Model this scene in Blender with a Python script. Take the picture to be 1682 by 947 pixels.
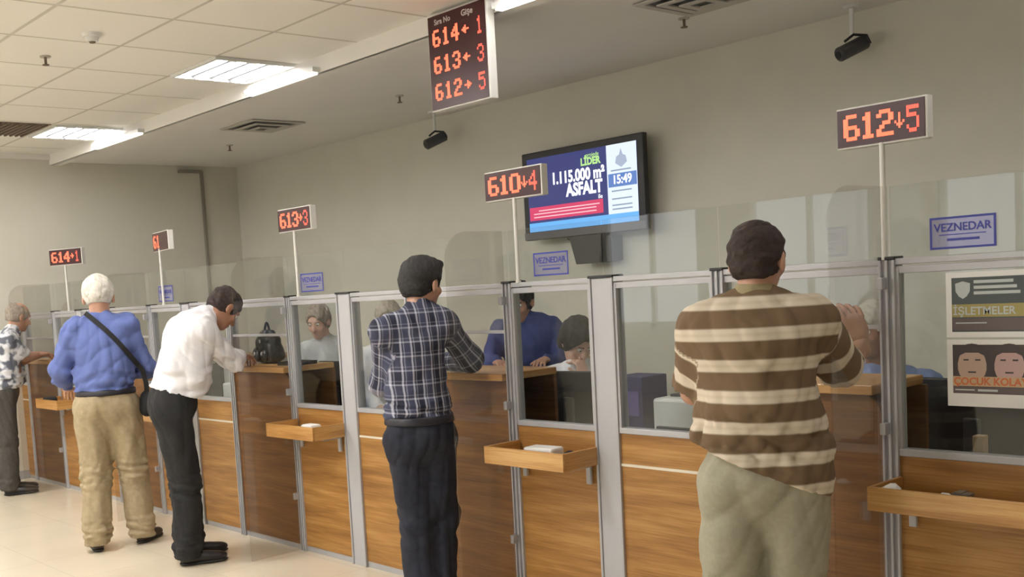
import bpy, bmesh, math, random
import numpy as np
from mathutils import Vector

random.seed(7)
for o in list(bpy.data.objects): bpy.data.objects.remove(o, do_unlink=True)
scene = bpy.context.scene
COL = scene.collection

# ------------------------------------------------------------------ camera
CX, CY, F = 628.1, 622.5, 1742.2
YAW, PITCH, ROLL = math.radians(51.33), math.radians(-4.72), math.radians(-3.58)
HCAM = 1.58
fw = Vector((-math.sin(YAW)*math.cos(PITCH), math.cos(YAW)*math.cos(PITCH), math.sin(PITCH)))
rt0 = Vector((math.cos(YAW), math.sin(YAW), 0)); up0 = rt0.cross(fw)
rt = math.cos(ROLL)*rt0 + math.sin(ROLL)*up0
up = -math.sin(ROLL)*rt0 + math.cos(ROLL)*up0
cd = bpy.data.cameras.new('camera'); cam = bpy.data.objects.new('camera', cd); COL.objects.link(cam)
from mathutils import Matrix
cam.matrix_world = Matrix(((rt.x, up.x, -fw.x, 0), (rt.y, up.y, -fw.y, 0), (rt.z, up.z, -fw.z, HCAM), (0, 0, 0, 1)))
cd.sensor_fit = 'HORIZONTAL'; cd.sensor_width = 36.0; cd.lens = F/1682*36.0
cd.shift_x = (841-CX)/1682; cd.shift_y = (CY-473.5)/1682
cd.clip_start = 0.05
scene.camera = cam

# ------------------------------------------------------------------ world, exposure, lamps' strength
w = bpy.data.worlds.new('world'); scene.world = w; w.use_nodes = True
w.node_tree.nodes['Background'].inputs[0].default_value = (0.85, 0.9, 1.0, 1)
w.node_tree.nodes['Background'].inputs[1].default_value = 0.05
scene.view_settings.view_transform = 'Standard'; scene.view_settings.look = 'None'
scene.view_settings.exposure = 0.22; scene.view_settings.gamma = 1.0
scene.view_settings.use_curve_mapping = False
scene.cycles.transparent_max_bounces = 64
scene.cycles.max_bounces = 8
TUBE = 165.0        # tube emission, boosted in the unseen rows to light the room
COVE = 3.5
TUBE_FAR = 34.0   # row above the counter, dimmed so its visible panels don't burn out
WINDOW = 2.0       # daylight in the front windows
LED = 1.6

# room constants
D = 3.643          # front face of the counter line
WALLX, BACKY, FRONTY, RIGHTX = -10.1, 6.22, -4.2, 4.6
CTILE, CGYP, FASC = 3.10, 3.00, 4.13
RAIL, SASH, GROOVE, GTOP, CTOP = 1.579, 0.925, 0.765, 1.83, 1.15

# ------------------------------------------------------------------ materials
def mat(name, col, rough=0.6, metal=0.0, spec=0.5, emit=None, es=1.0):
    m = bpy.data.materials.new(name); m.use_nodes = True
    b = m.node_tree.nodes['Principled BSDF']
    b.inputs['Base Color'].default_value = (*col, 1); b.inputs['Roughness'].default_value = rough
    b.inputs['Metallic'].default_value = metal; b.inputs['Specular IOR Level'].default_value = spec
    if emit:
        b.inputs['Emission Color'].default_value = (*emit, 1); b.inputs['Emission Strength'].default_value = es
    return m
def nodes(m): return m.node_tree.nodes, m.node_tree.links, m.node_tree.nodes['Principled BSDF']
def ramp(n, stops):
    r = n.new('ShaderNodeValToRGB'); e = r.color_ramp.elements
    e[0].position, e[0].color = stops[0][0], (*stops[0][1], 1)
    e[1].position, e[1].color = stops[-1][0], (*stops[-1][1], 1)
    for p, c in stops[1:-1]:
        x = e.new(p); x.color = (*c, 1)
    return r
def noisy(name, c1, c2, scale=8, stretch=(1, 1, 1), rough=0.6, bump=0.0, detail=4, spec=0.5, metal=0.0, bscale=None):
    m = mat(name, c1, rough, metal, spec); n, l, b = nodes(m)
    tc = n.new('ShaderNodeTexCoord'); mp = n.new('ShaderNodeMapping'); mp.inputs['Scale'].default_value = stretch
    nz = n.new('ShaderNodeTexNoise'); nz.inputs['Scale'].default_value = scale; nz.inputs['Detail'].default_value = detail
    l.new(tc.outputs['Object'], mp.inputs[0]); l.new(mp.outputs[0], nz.inputs['Vector'])
    r = ramp(n, [(0.3, c1), (0.7, c2)]); l.new(nz.outputs[0], r.inputs[0]); l.new(r.outputs[0], b.inputs['Base Color'])
    if bump:
        bp = n.new('ShaderNodeBump'); bp.inputs['Strength'].default_value = bump; bp.inputs['Distance'].default_value = 0.01
        if bscale:
            n2 = n.new('ShaderNodeTexNoise'); n2.inputs['Scale'].default_value = bscale; l.new(tc.outputs['Object'], n2.inputs['Vector']); l.new(n2.outputs[0], bp.inputs['Height'])
        else: l.new(nz.outputs[0], bp.inputs['Height'])
        l.new(bp.outputs[0], b.inputs['Normal'])
    return m
def wood(name, dark, mid, light, rough=0.38):
    m = mat(name, mid, rough); n, l, b = nodes(m)
    tc = n.new('ShaderNodeTexCoord'); oi = n.new('ShaderNodeObjectInfo')
    ad = n.new('ShaderNodeVectorMath'); ad.operation = 'ADD'
    cm = n.new('ShaderNodeCombineXYZ'); mu = n.new('ShaderNodeMath'); mu.operation = 'MULTIPLY'; mu.inputs[1].default_value = 13.0
    l.new(oi.outputs['Random'], mu.inputs[0]); l.new(mu.outputs[0], cm.inputs[0]); l.new(mu.outputs[0], cm.inputs[2])
    l.new(tc.outputs['Object'], ad.inputs[0]); l.new(cm.outputs[0], ad.inputs[1])
    outs = []
    for st, sc in (((1.1, 1.1, 13), 1.6), ((2.0, 2.0, 70), 2.2)):
        mp = n.new('ShaderNodeMapping'); mp.inputs['Scale'].default_value = st; l.new(ad.outputs[0], mp.inputs[0])
        nz = n.new('ShaderNodeTexNoise'); nz.inputs['Scale'].default_value = sc; nz.inputs['Detail'].default_value = 5
        nz.inputs['Distortion'].default_value = 0.35
        l.new(mp.outputs[0], nz.inputs['Vector']); outs.append(nz)
    mx = n.new('ShaderNodeMix'); mx.inputs['Factor'].default_value = 0.35
    l.new(outs[0].outputs[0], mx.inputs['A']); l.new(outs[1].outputs[0], mx.inputs['B'])
    r = ramp(n, [(0.34, dark), (0.5, mid), (0.64, light)]); l.new(mx.outputs[0], r.inputs[0]); l.new(r.outputs[0], b.inputs['Base Color'])
    return m
def glass(name, tint, trans=1.0, rough=0.0, milky=0.0):
    m = bpy.data.materials.new(name); m.use_nodes = True; n = m.node_tree.nodes; l = m.node_tree.links
    n.remove(n['Principled BSDF']); out = n['Material Output']
    t = n.new('ShaderNodeBsdfTransparent'); t.inputs[0].default_value = (*tint, 1)
    g = n.new('ShaderNodeBsdfGlossy'); g.inputs['Roughness'].default_value = rough; g.inputs[0].default_value = (1, 1, 1, 1)
    fr = n.new('ShaderNodeFresnel'); ge = n.new('ShaderNodeNewGeometry')      # same reflectance from both faces of the thin pane
    mr = n.new('ShaderNodeMapRange'); mr.inputs['To Min'].default_value = 1.45; mr.inputs['To Max'].default_value = 1/1.45
    l.new(ge.outputs['Backfacing'], mr.inputs['Value']); l.new(mr.outputs[0], fr.inputs[0])
    mx = n.new('ShaderNodeMixShader'); l.new(fr.outputs[0], mx.inputs[0]); l.new(t.outputs[0], mx.inputs[1]); l.new(g.outputs[0], mx.inputs[2])
    if milky:
        d = n.new('ShaderNodeBsdfDiffuse'); d.inputs[0].default_value = (.75, .8, .78, 1)
        m2 = n.new('ShaderNodeMixShader'); m2.inputs[0].default_value = milky
        l.new(mx.outputs[0], m2.inputs[1]); l.new(d.outputs[0], m2.inputs[2]); l.new(m2.outputs[0], out.inputs[0])
    else: l.new(mx.outputs[0], out.inputs[0])
    return m
def emis(name, col, s):
    return mat(name, (0.01, 0.01, 0.01), 0.5, emit=col, es=s)

M = {}
M['wall'] = noisy('wall paint', (.63, .605, .515), (.66, .635, .54), 3, rough=.75, bump=.02, bscale=120)
M['gyp'] = noisy('ceiling paint', (.80, .775, .735), (.83, .805, .765), 2, rough=.8)
M['alu'] = noisy('aluminium profile', (.42, .42, .435), (.50, .50, .515), 3, (1, 1, .3), rough=.42, metal=.25)
M['alulight'] = noisy('light grey post panel', (.46, .46, .475), (.50, .50, .515), 2, rough=.45)
M['groove'] = mat('groove trim', (.75, .68, .55), .4)
M['black'] = noisy('black plastic', (.012, .012, .013), (.02, .02, .022), 20, rough=.45)
M['dgrey'] = noisy('dark grey plastic', (.05, .05, .055), (.07, .07, .075), 20, rough=.5)
M['white'] = noisy('white plastic', (.72, .72, .70), (.78, .78, .76), 10, rough=.45)
M['paper'] = noisy('paper', (.80, .79, .76), (.85, .84, .81), 10, rough=.8)
M['wood'] = wood('oak laminate', (.24, .105, .025), (.38, .185, .048), (.50, .275, .09))
M['woodtop'] = wood('oak laminate top', (.36, .17, .045), (.50, .265, .085), (.62, .38, .15), .3)
M['wooddark'] = wood('glass-shaded laminate front', (.10, .038, .010), (.165, .070, .018), (.24, .110, .031))  # wood tone darkened to paint in the shade of the wing glass
M['glass'] = glass('clear counter glass', (.90, .92, .915))
M['glasswing'] = glass('smoky wing glass', (.92, .91, .90))
M['door'] = noisy('pale laminate', (.42, .42, .41), (.47, .47, .46), 5, rough=.5)

def floor_mat():
    m = mat('polished cream tile', (.6, .5, .36), .22); n, l, b = nodes(m)
    tc = n.new('ShaderNodeTexCoord')
    br = n.new('ShaderNodeTexBrick'); br.offset = 0; br.inputs['Scale'].default_value = 1.0
    br.inputs['Brick Width'].default_value = .6; br.inputs['Row Height'].default_value = .6
    br.inputs['Mortar Size'].default_value = .0025; br.inputs['Mortar Smooth'].default_value = .4
    br.inputs['Color1'].default_value = (.80, .715, .56, 1); br.inputs['Color2'].default_value = (.82, .735, .58, 1); br.inputs['Mortar'].default_value = (.66, .58, .45, 1)
    nz = n.new('ShaderNodeTexNoise'); nz.inputs['Scale'].default_value = 2.2; nz.inputs['Detail'].default_value = 6
    l.new(tc.outputs['Object'], br.inputs['Vector']); l.new(tc.outputs['Object'], nz.inputs['Vector'])
    mx = n.new('ShaderNodeMix'); mx.data_type = 'RGBA'; mx.blend_type = 'MULTIPLY'; mx.inputs[0].default_value = .35
    r = ramp(n, [(.3, (.82, .80, .76)), (.7, (1, 1, 1))]); l.new(nz.outputs[0], r.inputs[0])
    l.new(br.outputs[0], mx.inputs[6]); l.new(r.outputs[0], mx.inputs[7]); l.new(mx.outputs[2], b.inputs['Base Color'])
    return m
M['floor'] = floor_mat()
def ceil_mat():
    m = mat('ceiling tile', (.7, .66, .6), .85); n, l, b = nodes(m)
    tc = n.new('ShaderNodeTexCoord'); mp = n.new('ShaderNodeMapping'); mp.inputs['Location'].default_value = (5.18, -2.22+.0, 0)
    br = n.new('ShaderNodeTexBrick'); br.offset = 0; br.inputs['Scale'].default_value = 1.0
    br.inputs['Brick Width'].default_value = .645; br.inputs['Row Height'].default_value = .645
    br.inputs['Mortar Size'].default_value = .012; br.inputs['Mortar Smooth'].default_value = .2
    br.inputs['Color1'].default_value = (.87, .84, .78, 1); br.inputs['Color2'].default_value = (.89, .86, .80, 1); br.inputs['Mortar'].default_value = (.60, .565, .50, 1)
    l.new(tc.outputs['Object'], mp.inputs[0]); l.new(mp.outputs[0], br.inputs['Vector']); l.new(br.outputs[0], b.inputs['Base Color'])
    bp = n.new('ShaderNodeBump'); bp.invert = True; bp.inputs['Strength'].default_value = .5; bp.inputs['Distance'].default_value = .01
    l.new(br.outputs['Fac'], bp.inputs['Height']); l.new(bp.outputs[0], b.inputs['Normal'])
    return m
M['ceil'] = ceil_mat()

# ------------------------------------------------------------------ object helpers
def wloc(o):
    v = Vector((0, 0, 0))
    while o: v += o.location; o = o.parent
    return v
def thing(name, label, cat, loc=(0, 0, 0), group=None):
    o = bpy.data.objects.new(name, None); COL.objects.link(o); o.location = loc; o.empty_display_size = .1
    o['label'] = label; o['category'] = cat
    if group: o['group'] = group
    return o
def tag(o, label, cat, group=None):
    o['label'] = label; o['category'] = cat
    if group: o['group'] = group
    return o
def link(name, me, material, parent=None, loc=(0, 0, 0), smooth=False, shift=None):
    o = bpy.data.objects.new(name, me); COL.objects.link(o)
    if material and not len(me.materials): me.materials.append(material)
    if parent:
        off = wloc(parent); me.transform(Matrix.Translation(-off)); o.parent = parent
    else:
        me.transform(Matrix.Translation(-Vector(loc))); o.location = loc
    if smooth:
        me.polygons.foreach_set('use_smooth', [True]*len(me.polygons))
    return o
class G:
    """collects shapes (world coordinates) for one mesh"""
    def __init__(s): s.bm = bmesh.new()
    def box(s, x0, x1, y0, y1, z0, z1, bev=0.0, rot=None, piv=None):
        r = bmesh.ops.create_cube(s.bm, size=1)
        vs = r['verts']
        for v in vs:
            v.co = Vector(((x0+x1)/2+v.co.x*(x1-x0), (y0+y1)/2+v.co.y*(y1-y0), (z0+z1)/2+v.co.z*(z1-z0)))
        if bev:
            es = list({e for v in vs for e in v.link_edges})
            bmesh.ops.bevel(s.bm, geom=es, offset=bev, segments=2, affect='EDGES', profile=.5)
        return s
    def cyl(s, a, b, r1, r2=None, n=16, caps=True):
        a, b = Vector(a), Vector(b); r2 = r1 if r2 is None else r2
        d = b-a; L = d.length; q = d.to_track_quat('Z', 'Y').to_matrix().to_4x4()
        bmesh.ops.create_cone(s.bm, cap_ends=caps, segments=n, radius1=r1, radius2=r2, depth=L, matrix=Matrix.Translation((a+b)/2) @ q)
        return s
    def tube(s, pts, r, n=8):
        pts = [Vector(p) for p in pts]; rings = []
        for i, p in enumerate(pts):
            t = (pts[min(i+1, len(pts)-1)]-pts[max(i-1, 0)]).normalized()
            a = t.cross(Vector((0, 0, 1)));  a = a if a.length > .05 else t.cross(Vector((0, 1, 0)))
            a.normalize(); b = t.cross(a)
            rings.append([s.bm.verts.new(p+r*(math.cos(k*2*math.pi/n)*a+math.sin(k*2*math.pi/n)*b)) for k in range(n)])
        for r0, r1 in zip(rings, rings[1:]):
            for k in range(n): s.bm.faces.new((r0[k], r0[(k+1) % n], r1[(k+1) % n], r1[k]))
        s.bm.faces.new(rings[0][::-1]); s.bm.faces.new(rings[-1])
        return s
    def prism(s, poly, axis, lo, hi, bev=0):
        """extrude a 2D polygon along axis 'x','y','z'"""
        def P(p, t): return {'x': (t, p[0], p[1]), 'y': (p[0], t, p[1]), 'z': (p[0], p[1], t)}[axis]
        A = [s.bm.verts.new(P(p, lo)) for p in poly]; B = [s.bm.verts.new(P(p, hi)) for p in poly]
        fs = [s.bm.faces.new(A), s.bm.faces.new(B[::-1])]
        for i in range(len(poly)):
            j = (i+1) % len(poly); fs.append(s.bm.faces.new((A[i], B[i], B[j], A[j])))
        if bev:
            es = list({e for f in fs[:2] for e in f.edges}); bmesh.ops.bevel(s.bm, geom=es, offset=bev, segments=2, affect='EDGES')
        return s
    def ball(s, c, r, sc=(1, 1, 1), n=16):
        bmesh.ops.create_uvsphere(s.bm, u_segments=n, v_segments=n//2+2, radius=r, matrix=Matrix.Translation(c) @ Matrix.Diagonal((*sc, 1)))
        return s
    def rotz(s, piv, ang):
        bmesh.ops.rotate(s.bm, verts=s.bm.verts, cent=piv, matrix=Matrix.Rotation(ang, 3, 'Z')); return s
    def out(s, name, material, parent=None, loc=(0, 0, 0), smooth=False):
        bmesh.ops.recalc_face_normals(s.bm, faces=s.bm.faces)
        me = bpy.data.meshes.new(name); s.bm.to_mesh(me); s.bm.free()
        o = link(name, me, material, parent, loc, smooth)
        return o
def struct(o):
    o['kind'] = 'structure'; return o
def text(name, body, size, origin, xdir, updir, material, parent, align='LEFT', ext=.0006, bold=0.0, sx=1.0):
    c = bpy.data.curves.new(name, 'FONT'); c.body = body; c.size = size; c.extrude = ext; c.align_x = align; c.offset = bold; c.resolution_u = 3
    t = bpy.data.objects.new('tmp', c); COL.objects.link(t)
    dg = bpy.context.evaluated_depsgraph_get(); me = bpy.data.meshes.new_from_object(t.evaluated_get(dg)); me.name = name
    bpy.data.objects.remove(t)
    X = Vector(xdir).normalized()*sx; U = Vector(updir).normalized(); N = Vector(xdir).cross(U).normalized()
    me.transform(Matrix(((X.x, U.x, N.x, origin[0]), (X.y, U.y, N.y, origin[1]), (X.z, U.z, N.z, origin[2]), (0, 0, 0, 1))))
    me.materials.clear()
    return link(name, me, material, parent)

# ------------------------------------------------------------------ the room
struct(G().box(WALLX-.15, RIGHTX+.15, FRONTY-.15, BACKY+.15, -.12, 0).out('floor', M['floor']))
struct(G().box(WALLX, RIGHTX, FRONTY, FASC, CTILE, CTILE+.12).out('ceiling', M['ceil']))
struct(G().box(WALLX, RIGHTX, FASC, BACKY, CGYP+.03, CGYP+.22).out('ceiling_plaster', M['gyp']))
struct(G().box(WALLX-.15, WALLX, FRONTY-.15, BACKY+.15, 0, 3.3).out('wall_left', M['wall']))
struct(G().box(RIGHTX, RIGHTX+.15, FRONTY-.15, BACKY+.15, 0, 3.3).out('wall_right', M['wall']))
struct(G().box(WALLX, RIGHTX, BACKY, BACKY+.15, 0, 3.3).out('wall_back', M['wall']))
# front wall behind the viewer with a row of windows
WINS = [(-9.4, -7.9), (-7.2, -5.7), (-5.0, -3.5), (-2.8, -1.3), (-.6, .9), (1.6, 3.1)]
g = G().box(WALLX, RIGHTX, FRONTY-.15, FRONTY, 0, .9).box(WALLX, RIGHTX, FRONTY-.15, FRONTY, 2.5, 3.3)
xs = [WALLX]+[v for a in WINS for v in a]+[RIGHTX]
for a, b in zip(xs[::2], xs[1::2]): g.box(a, b, FRONTY-.15, FRONTY, .9, 2.5)
struct(g.out('wall_front', M['wall']))
M['sky'] = emis('bright overcast daylight', (.97, .98, 1.0), WINDOW)
for i, (a, b) in enumerate(WINS):
    wn = struct(G().box(a, b, FRONTY-.11, FRONTY-.10, .9, 2.5).out('window_%d' % (i+1), M['sky']))
    f = G()
    for x in (a, (a+b)/2-.03, b-.06): f.box(x, x+.06, FRONTY-.09, FRONTY-.03, .9, 2.5)
    for z in (.9, 2.44): f.box(a, b, FRONTY-.09, FRONTY-.03, z, z+.06)
    f.out('window_frame', M['white'], wn)
# fascia between tile ceiling and plaster ceiling, with lip
struct(G().box(WALLX, RIGHTX, FASC-.015, FASC+.015, CGYP, CTILE+.1).box(WALLX, RIGHTX, FASC, FASC+.10, CGYP, CGYP+.035).out('trim_1', M['gyp']))
struct(G().box(WALLX, WALLX+.03, 2.0, FASC, CTILE-.05, CTILE).out('trim_2', M['gyp']))
struct(G().box(WALLX, WALLX+.012, FRONTY, BACKY, 0, .08).out('baseboard_left', M['alu']))
struct(G().box(WALLX, RIGHTX, BACKY-.012, BACKY, 0, .08).out('baseboard_back', M['alu']))

# ceiling lights
M['tube'] = emis('fluorescent tube', (1.0, .985, .975), TUBE)
M['tubefar'] = emis('dim fluorescent tube', (1.0, .985, .975), TUBE_FAR)
M['refl'] = mat('white reflector', (.26, .26, .27), .5)
def led_panel(cx, cy, label):
    t = thing('ceiling_light', label, 'ceiling light', (cx, cy, CTILE-.012), 'recessed fluorescent ceiling lights')
    h = .30
    f = G()
    f.box(cx-h, cx+h, cy-h, cy-h+.02, CTILE-.02, CTILE-.001).box(cx-h, cx+h, cy+h-.02, cy+h, CTILE-.02, CTILE-.001)
    f.box(cx-h, cx-h+.02, cy-h+.02, cy+h-.02, CTILE-.02, CTILE-.001).box(cx+h-.02, cx+h, cy-h+.02, cy+h-.02, CTILE-.02, CTILE-.001)
    f.out('frame', M['white'], t)
    G().box(cx-h+.02, cx+h-.02, cy-h+.02, cy+h-.02, CTILE-.005, CTILE-.001).out('reflector', M['refl'], t)
    for k in range(4):
        y = cy-.21+k*.14
        G().box(cx-h+.03, cx+h-.03, y-.015, y+.015, CTILE-.018, CTILE-.008, .004).out('tube', M['tubefar'] if cy > 3 else M['tube'], t)
    lv = G()
    for k in range(3): lv.box(cx-h+.02, cx+h-.02, cy-.142+k*.14, cy-.138+k*.14, CTILE-.024, CTILE-.005)
    lv.out('louver', M['refl'], t)
for cx, cy, lb in [(-6.13, 3.80, 'square recessed four-tube ceiling light above the bending man in white shirt'),
                   (-8.75, 3.82, 'farthest square recessed ceiling light, near the far left wall'),
                   (-3.55, 3.80, 'square recessed ceiling light beyond the frame above the hanging board'),
                   (-1.0, 3.80, 'square recessed ceiling light over the nearest counter'),
                   (-6.3, 1.60, 'square recessed ceiling light past the upper left frame edge'),
                   (-8.75, 1.60, 'added unseen square recessed ceiling light at far left'),  # unseen lamp added to brighten the far left
                   (-8.75, -1.3, 'added unseen square recessed ceiling light in the back left waiting area'),  # second unseen lamp, added for more light on the left side
                   (-3.7, 1.24, 'square recessed ceiling light over the waiting area'),
                   (-6.1, -1.3, 'square recessed ceiling light left behind the viewer'),
                   (-3.5, -1.3, 'square recessed ceiling light behind the viewer')]:
    led_panel(cx, cy, lb)
M['covelamp'] = emis('cove lamp', (1.0, .95, .80), COVE)
for a, b, lb in [(-8.95, -8.08, 'far slim linear light glowing along the ceiling step'), (-6.38, -5.60, 'middle slim linear light glowing along the ceiling step'),
                 (-3.95, -3.15, 'slim linear light right of the hanging queue board'), (-1.5, -.7, 'nearest slim linear light along the ceiling step')]:
    t = thing('strip_light', lb, 'ceiling light', (a, FASC-.05, CGYP), 'slim linear lights')
    G().box(a-.02, b+.02, FASC-.075, FASC-.016, CGYP, CGYP+.03).out('housing', M['white'], t)
    G().box(a, b, FASC-.070, FASC-.020, CGYP-.012, CGYP-.001, .003).out('diffuser', M['covelamp'], t)

# ceiling vents and grille
def vent(cx, cy, s, label):
    t = thing('ceiling_vent', label, 'vent', (cx, cy, CGYP+.03), 'square ceiling air diffusers')
    zc = CGYP+.03
    for k, (a, b) in enumerate([(s, .045), (s*.66, .04), (s*.34, .04)]):
        r = G(); z0 = zc-.012-k*.012
        for sx, sy, ex, ey in ((-a, -a, a, -a+b), (-a, a-b, a, a), (-a, -a+b, -a+b, a-b), (a-b, -a+b, a, a-b)):
            r.box(cx+sx, cx+ex, cy+sy, cy+ey, z0, z0+.008)
        r.out('louver', M['ventc'], t)
    G().box(cx-s+.03, cx+s-.03, cy-s+.03, cy+s-.03, zc-.004, zc-.001).out('duct_opening', M['dgrey'], t)
M['ventc'] = mat('vent blade', (.50, .47, .42), .5)
vent(-7.62, 4.98, .26, 'far square air vent in the plaster ceiling')
vent(-3.38, 5.05, .26, 'near square air vent cut by the top edge of the frame')
t = thing('air_grille', 'brown return air grille set in the tiled ceiling at the left edge', 'vent', (-8.75, 3.22, CTILE))
M['brown'] = mat('brown grille', (.16, .12, .085), .6)
G().box(-9.05, -8.45, 2.91, 3.49, CTILE-.006, CTILE-.001).out('grille_plate', M['brown'], t)
g = G()
for k in range(12): g.box(-9.04, -8.46, 2.93+k*.047, 2.945+k*.047, CTILE-.018, CTILE-.006)
g.out('slats', M['brown'], t)
# smoke detector, sprinklers
for x, y, z, lb in [(-3.695, 5.33, 3.03, 'small sprinkler head below the near square air vent'), (-6.145, 5.25, 3.03, 'small sprinkler head left of the hanging board'),
                    (-8.66, 5.28, 3.03, 'tiny sprinkler head below the far square air vent'), (-6.23, 2.57, CTILE, 'sprinkler head in the tiled ceiling at left')]:
    t = thing('sprinkler', lb, 'sprinkler', (x, y, z), 'ceiling sprinkler heads')
    G().cyl((x, y, z), (x, y, z-.008), .032).out('rose', M['ventc'], t)
    G().cyl((x, y, z-.008), (x, y, z-.05), .008).cyl((x, y, z-.05), (x, y, z-.055), .02).out('nozzle', M['brown'], t)
t = thing('smoke_detector', 'round white smoke detector on the tiled ceiling', 'smoke detector', (-5.63, 2.60, CTILE))
G().cyl((-5.63, 2.60, CTILE), (-5.63, 2.60, CTILE-.02), .055, .05, 24).cyl((-5.63, 2.60, CTILE-.02), (-5.63, 2.60, CTILE-.045), .04, .032, 24).out('housing', M['white'], t)
G().cyl((-5.63, 2.60, CTILE-.045), (-5.63, 2.60, CTILE-.052), .02, .015).out('sensor', M['brown'], t)
# conduit on the far wall
t = thing('wall_conduit', 'thin grey conduit running down the far wall near the corner', 'conduit', (WALLX, 5.75, 0))
M['conduit'] = mat('grey conduit', (.25, .23, .19), .6)
G().box(WALLX, WALLX+.03, 5.76, 5.79, 0, 2.98).out('duct', M['conduit'], t)
G().box(WALLX, WALLX+.05, 5.50, 5.76, 2.955, 2.985).out('bracket', M['conduit'], t)

# cctv cameras
def cctv(x, y, label):
    z = CGYP+.03
    t = thing('security_camera', label, 'security camera', (x, y, z), 'ceiling security cameras')
    G().cyl((x, y, z), (x, y, z-.015), .05, None, 20).out('ceiling_plate', M['white'], t)
    G().cyl((x, y, z-.015), (x, y, z-.17), .012).out('stem', M['white'], t)
    G().tube([(x-.02, y-.05, z-.20), (x+.02, y-.02, z-.165), (x+.07, y+.03, z-.175), (x+.08, y+.05, z-.22)], .008).out('cable', M['black'], t)
    d = Vector((-.35, -.75, -.35)).normalized(); c = Vector((x, y, z-.235))
    b = G().cyl(c-d*.09, c+d*.09, .042, .042, 20).cyl(c+d*.09, c+d*.10, .036, .03, 20).cyl(c-d*.10, c-d*.09, .03, .042, 20)
    bo = b.out('camera_body', M['dgrey'], t, smooth=False)
    G().cyl(c+d*.10, c+d*.104, .022, None, 16).out('lens', M['black'], bo)
cctv(-3.08, 6.05, 'black security camera hanging at upper right above the wide red number display')
cctv(-6.6, 6.0, 'black security camera hanging left below the queue board')

# ------------------------------------------------------------------ the counter line
def pair(bay, x): return x
def slim_post(x, label):
    t = thing('counter_post', label, 'post', (x, D, 0), 'slim aluminium counter posts')
    w = .027
    G().box(x-w, x+w, D+.004, D+.06, .0, RAIL, .003).out('core', M['alu'], t)
    r = G()
    for dx in (-w, -.004, w-.008): r.box(x+dx, x+dx+.008, D-.006, D+.004, .0, RAIL, .0015)
    r.out('ribs', M['alulight'], t)
    G().box(x-w-.002, x+w+.002, D-.008, D+.062, RAIL, RAIL+.012, .003).out('cap', M['black'], t)
def wide_post(x, label):
    t = thing('counter_post', label, 'post', (x, D, 0), 'wide aluminium counter posts')
    w = .066
    G().box(x-w+.012, x+w-.012, D+.002, D+.07, 0, RAIL, .002).out('cover_panel', M['alulight'], t)
    r = G()
    for a, b in ((-w, -w+.012), (w-.012, w), ): r.box(x+a, x+b, D-.006, D+.07, 0, RAIL, .002)
    r.out('edge_profiles', M['alu'], t)
    G().box(x-w-.002, x+w+.002, D-.008, D+.072, RAIL, RAIL+.012, .003).out('cap', M['black'], t)
def rail(t, x0, x1):
    r = G().box(x0, x1, D, D+.045, RAIL-.018, RAIL+.004, .003).box(x0, x1, D+.004, D+.04, RAIL-.048, RAIL-.022, .003)
    r.out('top_rail', M['alu'], t)
def bay(x0, x1, label, grooved):
    t = thing('counter_bay', label, 'counter panel', (x0, D, 0), 'wood and glass counter bays')
    if grooved:
        G().box(x0, x1, D+.008, D+.03, .035, GROOVE-.006, .001).out('lower_panel', M['wood'], t)
        G().box(x0, x1, D+.008, D+.03, GROOVE+.006, SASH-.022, .001).out('upper_panel', M['wood'], t)
        G().box(x0, x1, D+.004, D+.03, GROOVE-.006, GROOVE+.006, .001).out('groove_trim', M['groove'], t)
    else:
        G().box(x0, x1, D+.008, D+.03, .035, SASH-.022, .001).out('lower_panel', M['wood'], t)
    G().box(x0, x1, D+.012, D+.04, 0, .035).out('plinth', M['alu'], t)
    G().box(x0, x1, D, D+.045, SASH-.022, SASH+.004, .003).out('sash_rail', M['alu'], t)
    G().box(x0, x0+.012, D+.002, D+.04, SASH, RAIL-.03).out('side_frame', M['alu'], t)
    G().box(x1-.012, x1, D+.002, D+.04, SASH, RAIL-.03).out('side_frame', M['alu'], t)
    G().box(x0+.012, x1-.012, D+.018, D+.024, SASH, RAIL-.03).out('pane', M['glass'], t)
    rail(t, x0, x1)
def service(x0, x1, label, chamfer):
    t = thing('service_counter', label, 'counter', (x0, D, 0), 'high wooden service counters')
    z1 = CTOP-.035
    c = .075 if chamfer else .0
    if chamfer: poly = [(x0, .035), (x1, .035), (x1, z1-c), (x1-.02, z1-c*.45), (x1-c*.8, z1), (x0, z1)]
    else: poly = [(x0, .035), (x1, .035), (x1, z1), (x0, z1)]
    G().prism(poly, 'y', D+.005, D+.028).out('front_panel', M['wooddark'], t)
    G().box(x0, x1, D+.012, D+.04, 0, .035).out('plinth', M['alu'], t)
    G().box(x0+.004, x1+(-.02 if chamfer else -.004), D-.03, D+.36, z1, CTOP, .004).out('countertop', M['woodtop'], t)
    G().box(x0, x1, D+.33, D+.352, .03, z1, .001).out('back_panel', M['wooddark'], t)
    f = G().box(x0, x1, D+.01, D+.035, 1.342, 1.358, .002); f.out('sash_rail', M['alu'], t)
    G().box(x0, x1, D+.018, D+.024, 1.358, RAIL-.03).out('pane', M['glass'], t)
    rail(t, x0, x1)
def upper_glass(x0, x1, label):
    g = G().box(x0+.004, x1-.004, D+.019, D+.025, RAIL+.004, GTOP, .0015)
    tag(g.out('glass_screen', M['glass'], None, (x0, D, RAIL)), label, 'glass screen', 'clear glass screens above the counter rail')
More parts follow.
